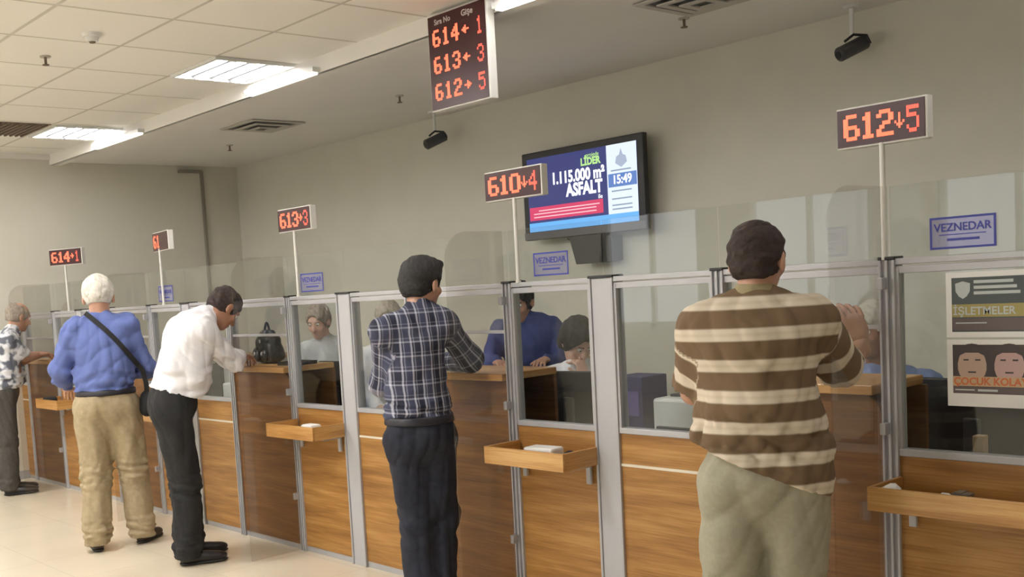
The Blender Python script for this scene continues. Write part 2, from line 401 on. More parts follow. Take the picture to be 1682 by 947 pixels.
def wing(x, label):
    d, r = .38, .13
    poly = [(D-.008, .01), (D-.008, GTOP)]
    for k in range(9):
        a = math.pi/2+k*math.pi/16
        poly.append((D-d+r+r*math.cos(a), GTOP-r+r*math.sin(a)))
    poly.append((D-d, .01))
    t = thing('privacy_screen', label, 'glass screen', (x, D, 0), 'projecting glass privacy screens')
    G().prism(poly, 'x', x-.003, x+.003).out('pane', M['glasswing'], t)
    for z in (.35, 1.0, 1.5): G().box(x-.010, x+.010, D-.045, D-.010, z-.02, z+.02, .002).out('clamp', M['alu'], t)
def tray(x0, x1, label):
    t = thing('tray_shelf', label, 'shelf', (x0, D, .8), 'wooden tray shelves')
    y0, z0, z1, th = D-.235, .755, .835, .014
    G().box(x0, x1, y0, y0+th, z0, z1, .002).out('front_board', M['woodtop'], t)
    G().box(x0, x0+th, y0+th, D-.008, z0, z1, .002).out('side_board', M['woodtop'], t)
    G().box(x1-th, x1, y0+th, D-.008, z0, z1, .002).out('side_board', M['woodtop'], t)
    G().box(x0+th, x1-th, y0+th, D-.008, z0+.008, z0+.018).out('tray_bottom', M['woodtop'], t)
    g = G().box(x1-.06, x1-.035, y0+.10, D-.006, z0-.012, z0+.006, .002).box(x1-.06, x1-.035, D-.020, D-.006, z0-.09, z0-.01, .002)
    g.box(x0+.035, x0+.06, y0+.10, D-.006, z0-.012, z0+.006, .002).box(x0+.035, x0+.06, D-.020, D-.006, z0-.09, z0-.01, .002)
    g.out('bracket', M['alulight'], t)

SL = [-9.16, -7.30, -5.439, -3.567, -1.753]           # slim posts right of a service counter
WD = [-8.60, -6.74, -4.867, -2.998, -1.14]            # wide posts
S2 = [-9.89, -8.03, -6.155, -4.29, -2.42, -.56]       # slim posts left of a service counter
where = ['near the printed shirt', 'near the blue shirt', 'near the white shirt', 'near the plaid shirt', 'near the striped shirt']
for i in range(5):
    s, wd, s2, s2n = SL[i], WD[i], S2[i], S2[i+1]
    slim_post(s, 'slim ribbed post right of the high counter ' + where[i])
    wide_post(wd, 'wide flat grey post right of the tray bay ' + where[i])
    slim_post(s2, 'slim ribbed post left of the high counter ' + where[i])
    service(s2+.027, s-.027, 'high wooden service counter ' + where[i], i in (2, 4))
    bay(s+.027, wd-.066, 'narrow wood and glass bay behind the tray ' + where[i], False)
    bay(wd+.066, s2n-.027, 'wood and glass bay with pale groove ' + where[i], True)
    upper_glass(s2, s, 'clear glass screen over the high counter ' + where[i])
    upper_glass(s, wd, 'clear glass screen over the tray bay ' + where[i])
    upper_glass(wd, s2n, 'clear glass screen over the grooved bay ' + where[i])
    wing(s-.006, 'glass wing with rounded corner beside the counter ' + where[i])
    tray(s+.03, wd-.055, 'shallow open wooden tray shelf ' + where[i])
slim_post(S2[5], 'slim ribbed aluminium post past the right edge of the frame')
bay(WALLX, S2[0]-.027, 'wood and glass bay against the far left wall', True)

# ------------------------------------------------------------------ LED displays
FONT = {'0': '01110 10001 10001 10001 10001 10001 01110', '1': '00100 01100 00100 00100 00100 00100 01110',
        '2': '01110 10001 00001 00110 01000 10000 11111', '3': '01110 10001 00001 00110 00001 10001 01110',
        '4': '00010 00110 01010 10010 11111 00010 00010', '5': '11111 10000 11110 00001 00001 10001 01110',
        '6': '01110 10000 10000 11110 10001 10001 01110', 'd': '00000 00100 00100 00100 10101 01110 00100',
        'r': '00000 00100 00110 11111 00110 00100 00000', 'l': '00000 00100 01100 11111 01100 00100 00000'}
M['ledred'] = emis('lit red dots', (1.0, .13, .06), LED*1.3)
M['ledpink'] = emis('lit thin red dots', (1.0, .10, .06), LED)
M['ledface'] = mat('dark red display face', (.03, .006, .008), .35, emit=(.25, .005, .008), es=.04)  # dark red face; faint emission painted in for the digits' glow
M['signwhite'] = mat('white sign casing', (.70, .68, .63), .4)
def glyph(ch, x, z, w, h, y, bold, name, parent, m, ang, piv):
    g = G(); cw, chh = w/5, h/7; bx = cw*(.30 if bold else 0)
    for r, row in enumerate(FONT[ch].split()):
        for c, v in enumerate(row):
            if v == '1':
                x0 = x+c*cw-bx; z1 = z+h-r*chh
                g.box(x0, x0+cw*(1 if bold else .85)+2*bx, y-.0016, y, z1-chh, z1)
    g.rotz(piv, ang); return g.out(name, m, parent)
def desk_sign(px, cx, wdt, ang, txt, label):
    z0, z1, th = 1.972, 2.112, .045
    t = thing('number_display', label, 'number display', (px, D+.02, RAIL), 'red number displays on poles')
    G().cyl((px, D+.004, RAIL), (px, D+.004, 1.99), .009, .009, 14).cyl((px, D+.004, RAIL+.001), (px, D+.004, RAIL+.013), .013, .013, 18).out('pole', M['signwhite'], t)
    piv = Vector((cx, D+.022, 0)); h = wdt/2
    yf = D-.005
    G().box(cx-h, cx+h, yf+.004, yf+th, z0, z1, .003).rotz(piv, ang).out('casing', M['signwhite'], t)
    f = G().box(cx-h+.004, cx+h-.008, yf, yf+.004, z0+.006, z1-.006).rotz(piv, ang).out('display_face', M['ledface'], t)
    x = cx-h+.03; av = wdt-.055; n = len(txt)
    ws = [.20*av if i < 3 else (.13*av if i == 3 else .16*av) for i in range(n)]; gp = (av-sum(ws))/(n-1) if n > 4 else .012
    for i, ch in enumerate(txt):
        if i == 3: glyph(ch, x, z0+.045, ws[i], .06, yf, False, 'lit_symbol', f, M['ledred'], ang, piv)
        else: glyph(ch, x, z0+.026, ws[i], .088, yf, i < 3, 'lit_digit', f, M['ledred'] if i < 3 else M['ledpink'], ang, piv)
        x += ws[i]+gp
desk_sign(-1.762, -1.762, .31, 0, '612d5', 'red display reading 612 with down arrow and 5, on a pole at right')
desk_sign(-3.49, -3.49, .365, 0, '610d4', 'red display reading 610 with down arrow and 4, in front of the television')
desk_sign(-5.315, -5.30, .345, 0, '613r3', 'red display reading 613 and 3, on a pole above the black handbag')
desk_sign(-8.80, -8.78, .36, math.radians(25), '614r1', 'farthest red display reading 614 and 1, left of the white-haired man')
desk_sign(-7.056, -7.02, .36, math.radians(-10), '61', 'red display seen almost edge-on above the white-haired man')

# hanging board at the ceiling step
def board():
    x0, x1, y1, y0, z0, z1 = -4.475, -4.01, FASC-.017, FASC-.075, 2.555, 3.075
    t = thing('queue_board', 'tall hanging black queue board listing 614, 613 and 612 in red', 'queue board', ((x0+x1)/2, y1, z1))
    G().box(x0, x1, y0+.003, y1, z0, z1, .004).out('casing', M['signwhite'], t)
    f = G().box(x0+.008, x1-.012, y0-.001, y0+.003, z0+.008, z1-.008).out('display_face', M['ledface'], t)
    for r, (tx, a, dg) in enumerate([('614', 'l', '1'), ('613', 'l', '3'), ('612', 'r', '5')]):
        z = z0+.345-r*.145
        for i, ch in enumerate(tx): glyph(ch, x0+.045+i*.075, z, .055, .09, y0-.001, True, 'lit_digit', f, M['ledred'], 0, Vector((0, 0, 0)))
        glyph(a, x0+.275, z+.015, .055, .06, y0-.001, False, 'lit_symbol', f, M['ledred'], 0, Vector((0, 0, 0)))
        glyph(dg, x0+.385, z, .048, .09, y0-.001, False, 'lit_digit', f, M['ledpink'], 0, Vector((0, 0, 0)))
    M['lbl'] = mat('grey lettering', (.55, .50, .48), .5)
    text('lettering', 'Sıra No', .042, (x0+.06, y0-.002, z0+.462), (1, 0, 0), (0, 0, 1), M['lbl'], f, bold=.001)
    text('lettering', 'Gişe', .046, (x0+.275, y0-.002, z0+.462), (1, 0, 0), (0, 0, 1), M['lbl'], f, bold=.001)
board()

# ------------------------------------------------------------------ television
def tv():
    x0, x1, z0, z1, y = -5.70, -4.565, 1.895, 2.555, 6.06
    t = thing('television', 'black flat television with a blue and white information screen on the back wall', 'television', (-5.13, BACKY, 1.9))
    G().box(x0, x1, y, y+.05, z0, z1, .008).out('housing', M['black'], t)
    G().box(x0, x1, y-.006, y, z0+.003, z0+.06, .003).out('speaker_bar', M['tvgrey'], t)
    G().box(x0+.25, x1-.25, y+.05, BACKY, z0+.15, z1-.15, .01).out('wall_mount', M['dgrey'], t)
    sx0, sx1, sz0, sz1 = x0+.055, x1-.055, z0+.062, z1-.05; W = sx1-sx0; H = sz1-sz0
    S = G().box(sx0, sx1, y-.004, y, sz0, sz1).out('screen', emis('navy screen', (.028, .036, .16), 1.0), t)
    def pan(a, b, c, d, m, nm='screen_area', k=1): return G().box(sx0+a*W, sx0+b*W, y-.004-.0006*k, y-.004, sz0+c*H, sz0+d*H).out(nm, m, S)
    pan(.745, 1, .12, 1, emis('white screen', (.72, .80, .90), 1.0))
    pan(0, 1, 0, .12, emis('sky blue screen', (.13, .42, .85), 1.0), k=2)
    pan(.01, .70, .155, .335, emis('magenta band', (.62, .04, .12), 1.0), k=2)
    pan(.755, .995, .46, .63, emis('blue panel', (.10, .20, .50), 1.0), k=2)
    cr = emis('grey crest', (.36, .42, .55), 1.0)
    g = G().prism([(sx0+.82*W, sz0+.76*H), (sx0+.87*W, sz0+.70*H), (sx0+.92*W, sz0+.76*H), (sx0+.91*W, sz0+.84*H), (sx0+.885*W, sz0+.86*H), (sx0+.87*W, sz0+.94*H), (sx0+.855*W, sz0+.86*H), (sx0+.83*W, sz0+.84*H)], 'y', y-.0055, y-.004)
    g.out('crest', cr, S)
    dk = emis('grey lines', (.25, .32, .42), 1.0)
    for zz in (.40, .30, .22, .17, .66): pan(.78, .95, zz, zz+.018, dk, 'text_line', 3)
    wh = emis('white lettering', (.95, .97, 1.0), 1.2); gn = emis('green lettering', (.45, .75, .25), 1.0)
    R = ((1, 0, 0), (0, 0, 1))
    text('lettering', '1.115.000 m²', .118, (sx0+.725*W, y-.0055, sz0+.615*H), *R, wh, S, 'RIGHT', bold=.004, sx=.80)
    text('lettering', 'ASFALT', .125, (sx0+.70*W, y-.0055, sz0+.43*H), *R, wh, S, 'RIGHT', bold=.005, sx=.80)
    text('lettering', 'LİDER', .072, (sx0+.69*W, y-.0055, sz0+.80*H), *R, gn, S, 'RIGHT', bold=.003, sx=.9)
    text('lettering', 'projede', .042, (sx0+.68*W, y-.0055, sz0+.90*H), *R, gn, S, 'RIGHT', sx=.9)
    text('lettering', '15:49', .085, (sx0+.79*W, y-.0065, sz0+.50*H), *R, wh, S, bold=.002, sx=.9)
    pk = emis('pale pink lines', (.9, .55, .6), 1.0)
    for zz, a in ((.275, .10), (.235, .05), (.19, .05)): pan(a, .67 if a > .05 else .64, zz, zz+.014, pk, 'text_line', 4)
    text('lettering', 'ile', .045, (sx0+.70*W, y-.0055, sz0+.345*H), *R, wh, S, 'RIGHT')
M['tvgrey'] = mat('grey tv trim', (.10, .09, .10), .4)
tv()
t = thing('wall_bracket_box', 'black tapered box on the wall under the television', 'tv bracket', (-5.09, BACKY, 1.68))
G().prism([(-5.27, 1.90), (-4.96, 1.90), (-4.98, 1.69), (-5.21, 1.69)], 'y', 6.06, 6.16, .006).out('front_box', M['black'], t)
G().prism([(-4.96, 1.88), (-4.90, 1.88), (-4.90, 1.70), (-4.95, 1.69)], 'y', 6.10, BACKY).box(-5.20, -4.96, 6.16, BACKY, 1.70, 1.88).out('rear_box', M['dgrey'], t)
tag(G().tube([(-5.20+.10*math.sin(k*.35)-.12, 6.15, 1.90-.075*math.sin(k*math.pi/10)-.001*k) for k in range(11)] , .006).out('hanging_cable', M['dgrey'], None, (-5.3, 6.15, 1.85)), 'loose dark cable looping below the television', 'cable')

# stickers on the glass
M['stick'] = glass('lilac tinted film', (.72, .70, .90), milky=.12)
M['stickblue'] = mat('blue print', (.035, .045, .30), .5)
def sticker(x0, x1, z0, z1, label, txt='VEZNEDAR'):
    y = D+.017
    t = thing('glass_sticker', label, 'sticker', (x0, y, z0), 'blue framed stickers on the upper glass')
    G().box(x0, x1, y, y+.0008, z0, z1).out('film', M['stick'], t)
    b = .007; g = G()
    for a in ((x0, x1, z0, z0+b), (x0, x1, z1-b, z1), (x0, x0+b, z0+b, z1-b), (x1-b, x1, z0+b, z1-b)): g.box(a[0], a[1], y-.0012, y-.0002, a[2], a[3])
    g.out('border', M['stickblue'], t)
    text('lettering', txt, .036*(x1-x0)/.2, ((x0+x1)/2, y-.001, z0+.058), (1, 0, 0), (0, 0, 1), M['stickblue'], t, 'CENTER', bold=.0006, sx=.95)
    G().box(x0+.03, x1-.03, y-.001, y-.0002, z0+.045, z0+.048).out('text_line', M['stickblue'], t)
    G().box(x0+.055, x1-.05, y-.001, y-.0002, z0+.026, z0+.034).out('text_line', M['stickblue'], t)
sticker(-1.615, -1.41, 1.603, 1.708, 'blue framed glass sticker reading VEZNEDAR at right')
sticker(-3.40, -3.19, 1.605, 1.712, 'blue framed glass sticker below the television')
sticker(-5.30, -5.07, 1.605, 1.715, 'pale blue sticker on the glass above the handbag')
sticker(-7.15, -6.93, 1.605, 1.72, 'pale blue sticker below the edge-on red display')

# posters on the glass of the right bay
def posters():
    y = D+.012
    M['pdark'] = mat('poster dark ground', (.07, .085, .085), .5); M['polive'] = mat('poster olive band', (.36, .30, .10), .5)
    M['pbrown'] = mat('poster brown strip', (.13, .10, .10), .5); M['porange'] = mat('poster orange lettering', (.62, .16, .05), .5)
    M['pskin'] = mat('poster skin tone', (.50, .36, .28), .5); M['pskin2'] = mat('poster pink tone', (.52, .35, .32), .5)
    M['phair'] = mat('poster hair', (.06, .045, .04), .5); M['psand'] = mat('poster sand', (.55, .38, .22), .5)
    M['plight'] = mat('poster light print', (.5, .54, .53), .5)
    t = thing('poster', 'upper poster on the right window with shield emblem and olive lettering', 'poster', (-1.565, y, 1.31))
    G().box(-1.565, -1.255, y, y+.0015, 1.312, 1.525).out('sheet', M['paper'], t)
    G().box(-1.547, -1.27, y-.0006, y, 1.330, 1.507).out('printed_ground', M['pdark'], t)
    G().box(-1.547, -1.27, y-.001, y-.0004, 1.378, 1.420).out('olive_band', M['polive'], t)
    text('lettering', 'İŞLETMELER', .036, (-1.543, y-.0014, 1.386), (1, 0, 0), (0, 0, 1), M['plight'], t, bold=.0006, sx=.95)
    G().box(-1.547, -1.27, y-.001, y-.0004, 1.335, 1.374).out('brown_band', M['pbrown'], t)
    for k in range(3): G().box(-1.478, -1.36+.01*k, y-.0014, y-.0004, 1.487-.018*k, 1.497-.018*k).out('text_line', M['plight'], t)
    G().box(-1.535, -1.44, y-.0016, y-.0004, 1.357, 1.361).out('text_line', M['plight'], t)
    pts = [(-1.535, 1.488), (-1.512, 1.495), (-1.489, 1.488), (-1.490, 1.462), (-1.500, 1.446), (-1.512, 1.438), (-1.524, 1.446), (-1.534, 1.462)]
    G().prism(pts, 'y', y-.0015, y-.0004).out('shield_emblem', M['plight'], t)
    t = thing('poster', 'lower poster on the right window with two faces and orange lettering', 'poster', (-1.565, y, 1.08))
    G().box(-1.565, -1.255, y, y+.0015, 1.085, 1.305).out('sheet', M['paper'], t)
    G().box(-1.547, -1.27, y-.0006, y, 1.128, 1.288).out('printed_ground', M['phair'], t)
    for cx, m in ((-1.487, M['pskin']), (-1.375, M['pskin2'])):
        pts = [(cx+.044*math.cos(a)*(1-.15*math.sin(a)), 1.226+.062*math.sin(a)) for a in [k*math.pi/10 for k in range(20)]]
        f = G().prism(pts, 'y', y-.0012, y-.0005).out('printed_face', m, t)
        gg = G()
        for s in (-1, 1): gg.box(cx+s*.018-.008, cx+s*.018+.008, y-.0018, y-.0010, 1.236, 1.241)
        gg.box(cx-.012, cx+.012, y-.0018, y-.0010, 1.196, 1.201).out('printed_features', M['phair'], f)
        pts = [(cx+.050*math.cos(a), 1.246+.046*math.sin(a)) for a in [k*math.pi/10 for k in range(11)]]
        G().prism(pts+[(cx-.02, 1.262), (cx+.02, 1.262)], 'y', y-.0016, y-.0012).out('printed_hair', M['phair'], f)
    G().box(-1.547, -1.27, y-.002, y-.0005, 1.152, 1.184).out('sand_band', M['psand'], t)
    text('lettering', 'ÇOCUK KOLAYLIĞI', .034, (-1.544, y-.0024, 1.157), (1, 0, 0), (0, 0, 1), M['porange'], t, bold=.0008, sx=.92)
    G().box(-1.547, -1.30, y-.001, y-.0005, 1.130, 1.150).out('dark_strip', M['pbrown'], t)
    G().box(-1.54, -1.48, y-.0015, y-.001, 1.138, 1.142).out('text_line', M['plight'], t)
    G().box(-1.47, -1.41, y-.0015, y-.001, 1.136, 1.143).out('text_line', M['plight'], t)
posters()
tag(G().box(-1.33, -1.26, D+.010, D+.0115, 1.065, 1.105).out('paper_note', M['paper'], None, (-1.3, D+.01, 1.065)), 'small white note stuck under the lower poster', 'note')

# ------------------------------------------------------------------ things in the trays
def paperlet(x, y, w, d, rz, label):
    g = G().box(x-w/2, x+w/2, y-d/2, y+d/2, .774, .777).rotz(Vector((x, y, 0)), rz)
    tag(g.out('paper_slip', M['paper'], None, (x, y, .774)), label, 'paper')
def paperlump(x, y, r, label, m='paper'):
    bm = bmesh.new(); bmesh.ops.create_icosphere(bm, subdivisions=2, radius=r)
    rr = random.Random(int(x*1000))
    for v in bm.verts: v.co *= 1+rr.uniform(-.22, .22)
    bmesh.ops.translate(bm, verts=bm.verts, vec=(x, y, .773+r*.9))
    me = bpy.data.meshes.new('crumpled_paper'); bm.to_mesh(me); bm.free()
    tag(link('crumpled_paper', me, M[m], None, (x, y, .773)), label, 'paper')
g = G().box(-3.36, -3.20, D-.16, D-.06, .773, .835, .01); g.rotz(Vector((-3.28, D-.1, 0)), .1)
tag(g.out('paper_stack', M['paper'], None, (-3.28, D-.1, .773)), 'small stack of white slips in the tray below the seated clerk', 'paper')
g = G().ball((-3.13, D-.10, .80), .028, (1.2, 1, 1)); tag(g.out('dark_stone', M['black'], None, (-3.13, D-.1, .773)), 'small black lump in the tray below the seated clerk', 'clutter')
g = G().box(-5.17, -5.06, D-.15, D-.07, .773, .83, .012); tag(g.out('paper_stack', M['paper'], None, (-5.1, D-.1, .773)), 'white crumpled slips in the tray right of the handbag counter', 'paper')
paperlump(-1.675, D-.17, .034, 'crumpled white paper ball at the left of the nearest tray')
paperlump(-1.50, D-.17, .028, 'small tan paper scrap in the middle of the nearest tray')
g = G().box(-1.475, -1.42, D-.19, D-.15, .773, .835, .004).box(-1.465, -1.44, D-.195, D-.15, .835, .838); tag(g.out('stapler', M['brown'], None, (-1.45, D-.17, .773)), 'dark brown small box in the nearest tray', 'clutter')
g = G().box(-9.07, -8.95, D-.2, D-.1, .773, .85, .02); tag(g.out('wallet', M['black'], None, (-9.0, D-.15, .773)), 'dark pouch in the tray beside the man in blue shirt', 'pouch')
# ------------------------------------------------------------------ people: smooth-union distance fields meshed with surface nets
def V(*a): return np.array(a, float)
def nrm(v): v = np.asarray(v, float); return v/np.linalg.norm(v)
class Blob:
    def __init__(s): s.p = []; s.cuts = []; s.disp = None
    def cone(s, a, b, ra, rb=None, k=.02, flat=None):
        rb = ra if rb is None else rb; a, b = V(*a), V(*b); m = max(ra, rb)+.01
        lo, hi = np.minimum(a, b)-m, np.maximum(a, b)+m
        def f(P):
            ab = b-a; L = max(ab@ab, 1e-9); q = P-a
            t = np.clip((q@ab)/L, 0, 1); d = q-t[..., None]*ab
            if flat is not None:
                n, fct = flat; c = d@n; d = d+(fct-1)*c[..., None]*n
            return np.sqrt((d*d).sum(-1))-(ra+(rb-ra)*t)
        s.p.append((f, lo, hi, k, 1)); return s
    def ell(s, c, r, R=None, k=.02, sub=False):
        c = V(*c); r = V(*r); R = np.eye(3) if R is None else R      # rows of R: local axes
        ext = np.sqrt((R.T**2) @ (r**2))+.005
        def f(P):
            q = (P-c)@R.T; k0 = np.sqrt(((q/r)**2).sum(-1)); k1 = np.sqrt(((q/(r*r))**2).sum(-1))+1e-9
            return k0*(k0-1)/k1
        s.p.append((f, c-ext, c+ext, k, -1 if sub else 1)); return s
    def cut(s, p, n): s.cuts.append((V(*p), nrm(n))); return s
    def mesh(s, h):
        pos = [x for x in s.p if x[4] > 0]
        lo = np.min([x[1] for x in pos], 0)-.03; hi = np.max([x[2] for x in pos], 0)+.03
        n = np.ceil((hi-lo)/h).astype(int)+1
        ax = [lo[i]+h*np.arange(n[i]) for i in range(3)]
        Fd = np.full(tuple(n), .12, np.float32)
        def sl(a, b, m):
            i0 = np.maximum(np.floor((a-m-lo)/h).astype(int), 0); i1 = np.minimum(np.ceil((b+m-lo)/h).astype(int)+1, n)
            return i0, i1
        def grid(i0, i1): return np.stack(np.meshgrid(*[ax[i][i0[i]:i1[i]] for i in range(3)], indexing='ij'), -1)
        for f, a, b, k, sg in s.p:
            i0, i1 = sl(a, b, .05)
            if (i1 <= i0).any(): continue
            S = tuple(slice(i0[i], i1[i]) for i in range(3)); d = f(grid(i0, i1)); A = Fd[S]
            if sg > 0:
                hh = np.clip(.5+.5*(A-d)/k, 0, 1); Fd[S] = A*(1-hh)+d*hh-k*hh*(1-hh)
            else:
                d = -d; hh = np.clip(.5-.5*(A-d)/k, 0, 1); Fd[S] = A*(1-hh)+d*hh+k*hh*(1-hh)
        Pg = None
        if s.disp or s.cuts: Pg = grid(np.zeros(3, int), n)
        if s.disp: Fd = Fd+s.disp(Pg)
        for p, nn in s.cuts: Fd = np.maximum(Fd, (Pg-p)@nn)
        Fd[0], Fd[-1], Fd[:, 0], Fd[:, -1], Fd[:, :, 0], Fd[:, :, -1] = (.05,)*6
        ins = Fd < 0
        c = sum(ins[i:i+n[0]-1, j:j+n[1]-1, k:k+n[2]-1].astype(np.int8) for i in (0, 1) for j in (0, 1) for k in (0, 1))
        act = (c > 0) & (c < 8); I = np.argwhere(act); idx = np.full(act.shape, -1, np.int64); idx[act] = np.arange(len(I))
        acc = np.zeros((len(I), 3)); cnt = np.zeros(len(I))
        offs = [(i, j, k) for i in (0, 1) for j in (0, 1) for k in (0, 1)]
        for o in offs:
            for d in range(3):
                if o[d]: continue
                o2 = list(o); o2[d] = 1
                v0 = Fd[tuple((I+o).T)]; v1 = Fd[tuple((I+o2).T)]; m = (v0 < 0) != (v1 < 0)
                t = np.where(m, v0/(v0-v1+1e-12), 0); q = np.repeat([o], len(I), 0).astype(float); q[:, d] += t
                acc[m] += q[m]; cnt[m] += 1
        vs = (I+acc/cnt[:, None])*h+lo
        fs = []
        for d in range(3):
            a, b = (d+1) % 3, (d+2) % 3
            s0 = [slice(1, n[i]-1) for i in range(3)]; s0[d] = slice(0, n[d]-1); s1 = list(s0); s1[d] = slice(1, n[d])
            i0, i1 = ins[tuple(s0)], ins[tuple(s1)]; X = np.argwhere(i0 != i1); base = np.array([1, 1, 1]); base[d] = 0
            fl = i0[tuple(X.T)]; X = X+base
            ea = np.zeros(3, int); ea[a] = 1; eb = np.zeros(3, int); eb[b] = 1
            q = np.stack([idx[tuple((X-ea-eb).T)], idx[tuple((X-eb).T)], idx[tuple(X.T)], idx[tuple((X-ea).T)]], 1)
            q[~fl] = q[~fl][:, ::-1]; fs.append(q)
        return vs, np.concatenate(fs)
def merge(parts):
    vs, fs, o = [], [], 0
    for v, f in parts: vs.append(v); fs.append(f+o); o += len(v)
    return np.concatenate(vs), np.concatenate(fs)
def wrinkle(amp, seed, kv=(28, 28, 14), crease=1.0, zone=None):
    r = np.random.RandomState(seed); K = r.normal(size=(6, 3))*np.array(kv); ph = r.rand(6)*6.3; W = r.normal(size=(6, 3))*7
    def f(P):
        out = np.zeros(P.shape[:-1], np.float32)
        for i in range(6):
            s_ = np.sin(P@K[i]+ph[i]+1.8*np.sin(P@W[i]+ph[-i])); out += (1-np.abs(s_))**2*crease-.35 if i % 2 else s_*.5
        out = out/4*amp*2.6
        return out if zone is None else out*zone(P)
    return f

def rotv(v, ax, a):
    ax = nrm(ax); return v*math.cos(a)+np.cross(ax, v)*math.sin(a)+ax*(ax@v)*(1-math.cos(a))
def hand(wr, d, nrmal, side, sc=1.0, curl=.45, h=.004):
    """wrist point, finger direction, palm-back normal, thumb side"""
    d = nrm(d); n_ = nrm(np.asarray(nrmal)-(np.asarray(nrmal)@d)*d); s_ = nrm(np.cross(d, n_)); s_ = s_ if s_@side > 0 else -s_
    b = Blob(); W = np.asarray(wr, float)
    b.cone(W-d*.03, W+d*.02, .026*sc, .024*sc, .02)
    R = np.array([s_, d, n_]); b.ell(W+d*.05*sc, (.041*sc, .054*sc, .017*sc), R, .02)
    ax = np.cross(d, n_)
    for i, (o, L) in enumerate(((.030, .072), (.010, .082), (-.011, .076), (-.031, .060))):
        p = W+d*.086*sc+s_*o*sc; dd = nrm(d+s_*o*2.2); c = curl*(1+.12*i)
        rad = .0092
        for q, (ln, cc) in enumerate(((.45, c), (.32, c*1.1), (.26, c*.8))):
            dd = rotv(dd, ax, -cc if (rotv(dd, ax, -cc)@n_) < (dd@n_) else cc); e = p+dd*L*ln*sc
            b.cone(p, e, rad*sc, (rad-.0007)*sc, .004); p = e; rad -= .0007
    p = W+d*.022*sc+s_*.028*sc; e = p+nrm(d*.55+s_*.75-n_*.25)*.042*sc; b.cone(p, e, .015*sc, .011*sc, .012)
    e2 = e+nrm(d*.85+s_*.35-n_*.3)*.034*sc; b.cone(e, e2, .0108*sc, .009*sc, .004)
    return b.mesh(h)

def mk(name, vf, material, parent, Fm, B, attrs=None):
    vs, fs = vf; w_ = vs[:, :1]*Fm[0]+vs[:, 1:2]*Fm[1]; w_[:, 2] = 0; w_[:, 2:3] = vs[:, 2:3]
    w_ = w_+np.array([B[0], B[1], 0])
    me = bpy.data.meshes.new(name); me.vertices.add(len(w_)); me.vertices.foreach_set('co', w_.astype(np.float32).ravel())
    me.loops.add(len(fs)*4); me.polygons.add(len(fs))
    me.loops.foreach_set('vertex_index', fs.astype(np.int32).ravel()); me.polygons.foreach_set('loop_start', np.arange(len(fs), dtype=np.int32)*4)
    me.polygons.foreach_set('loop_total', np.full(len(fs), 4, np.int32)); me.update(calc_edges=True)
    if attrs is not None:
        a = me.attributes.new('pat', 'FLOAT_VECTOR', 'POINT'); a.data.foreach_set('vector', attrs.astype(np.float32).ravel())
    me.validate(); me.materials.append(material)
    return link(name, me, material, parent, smooth=True)

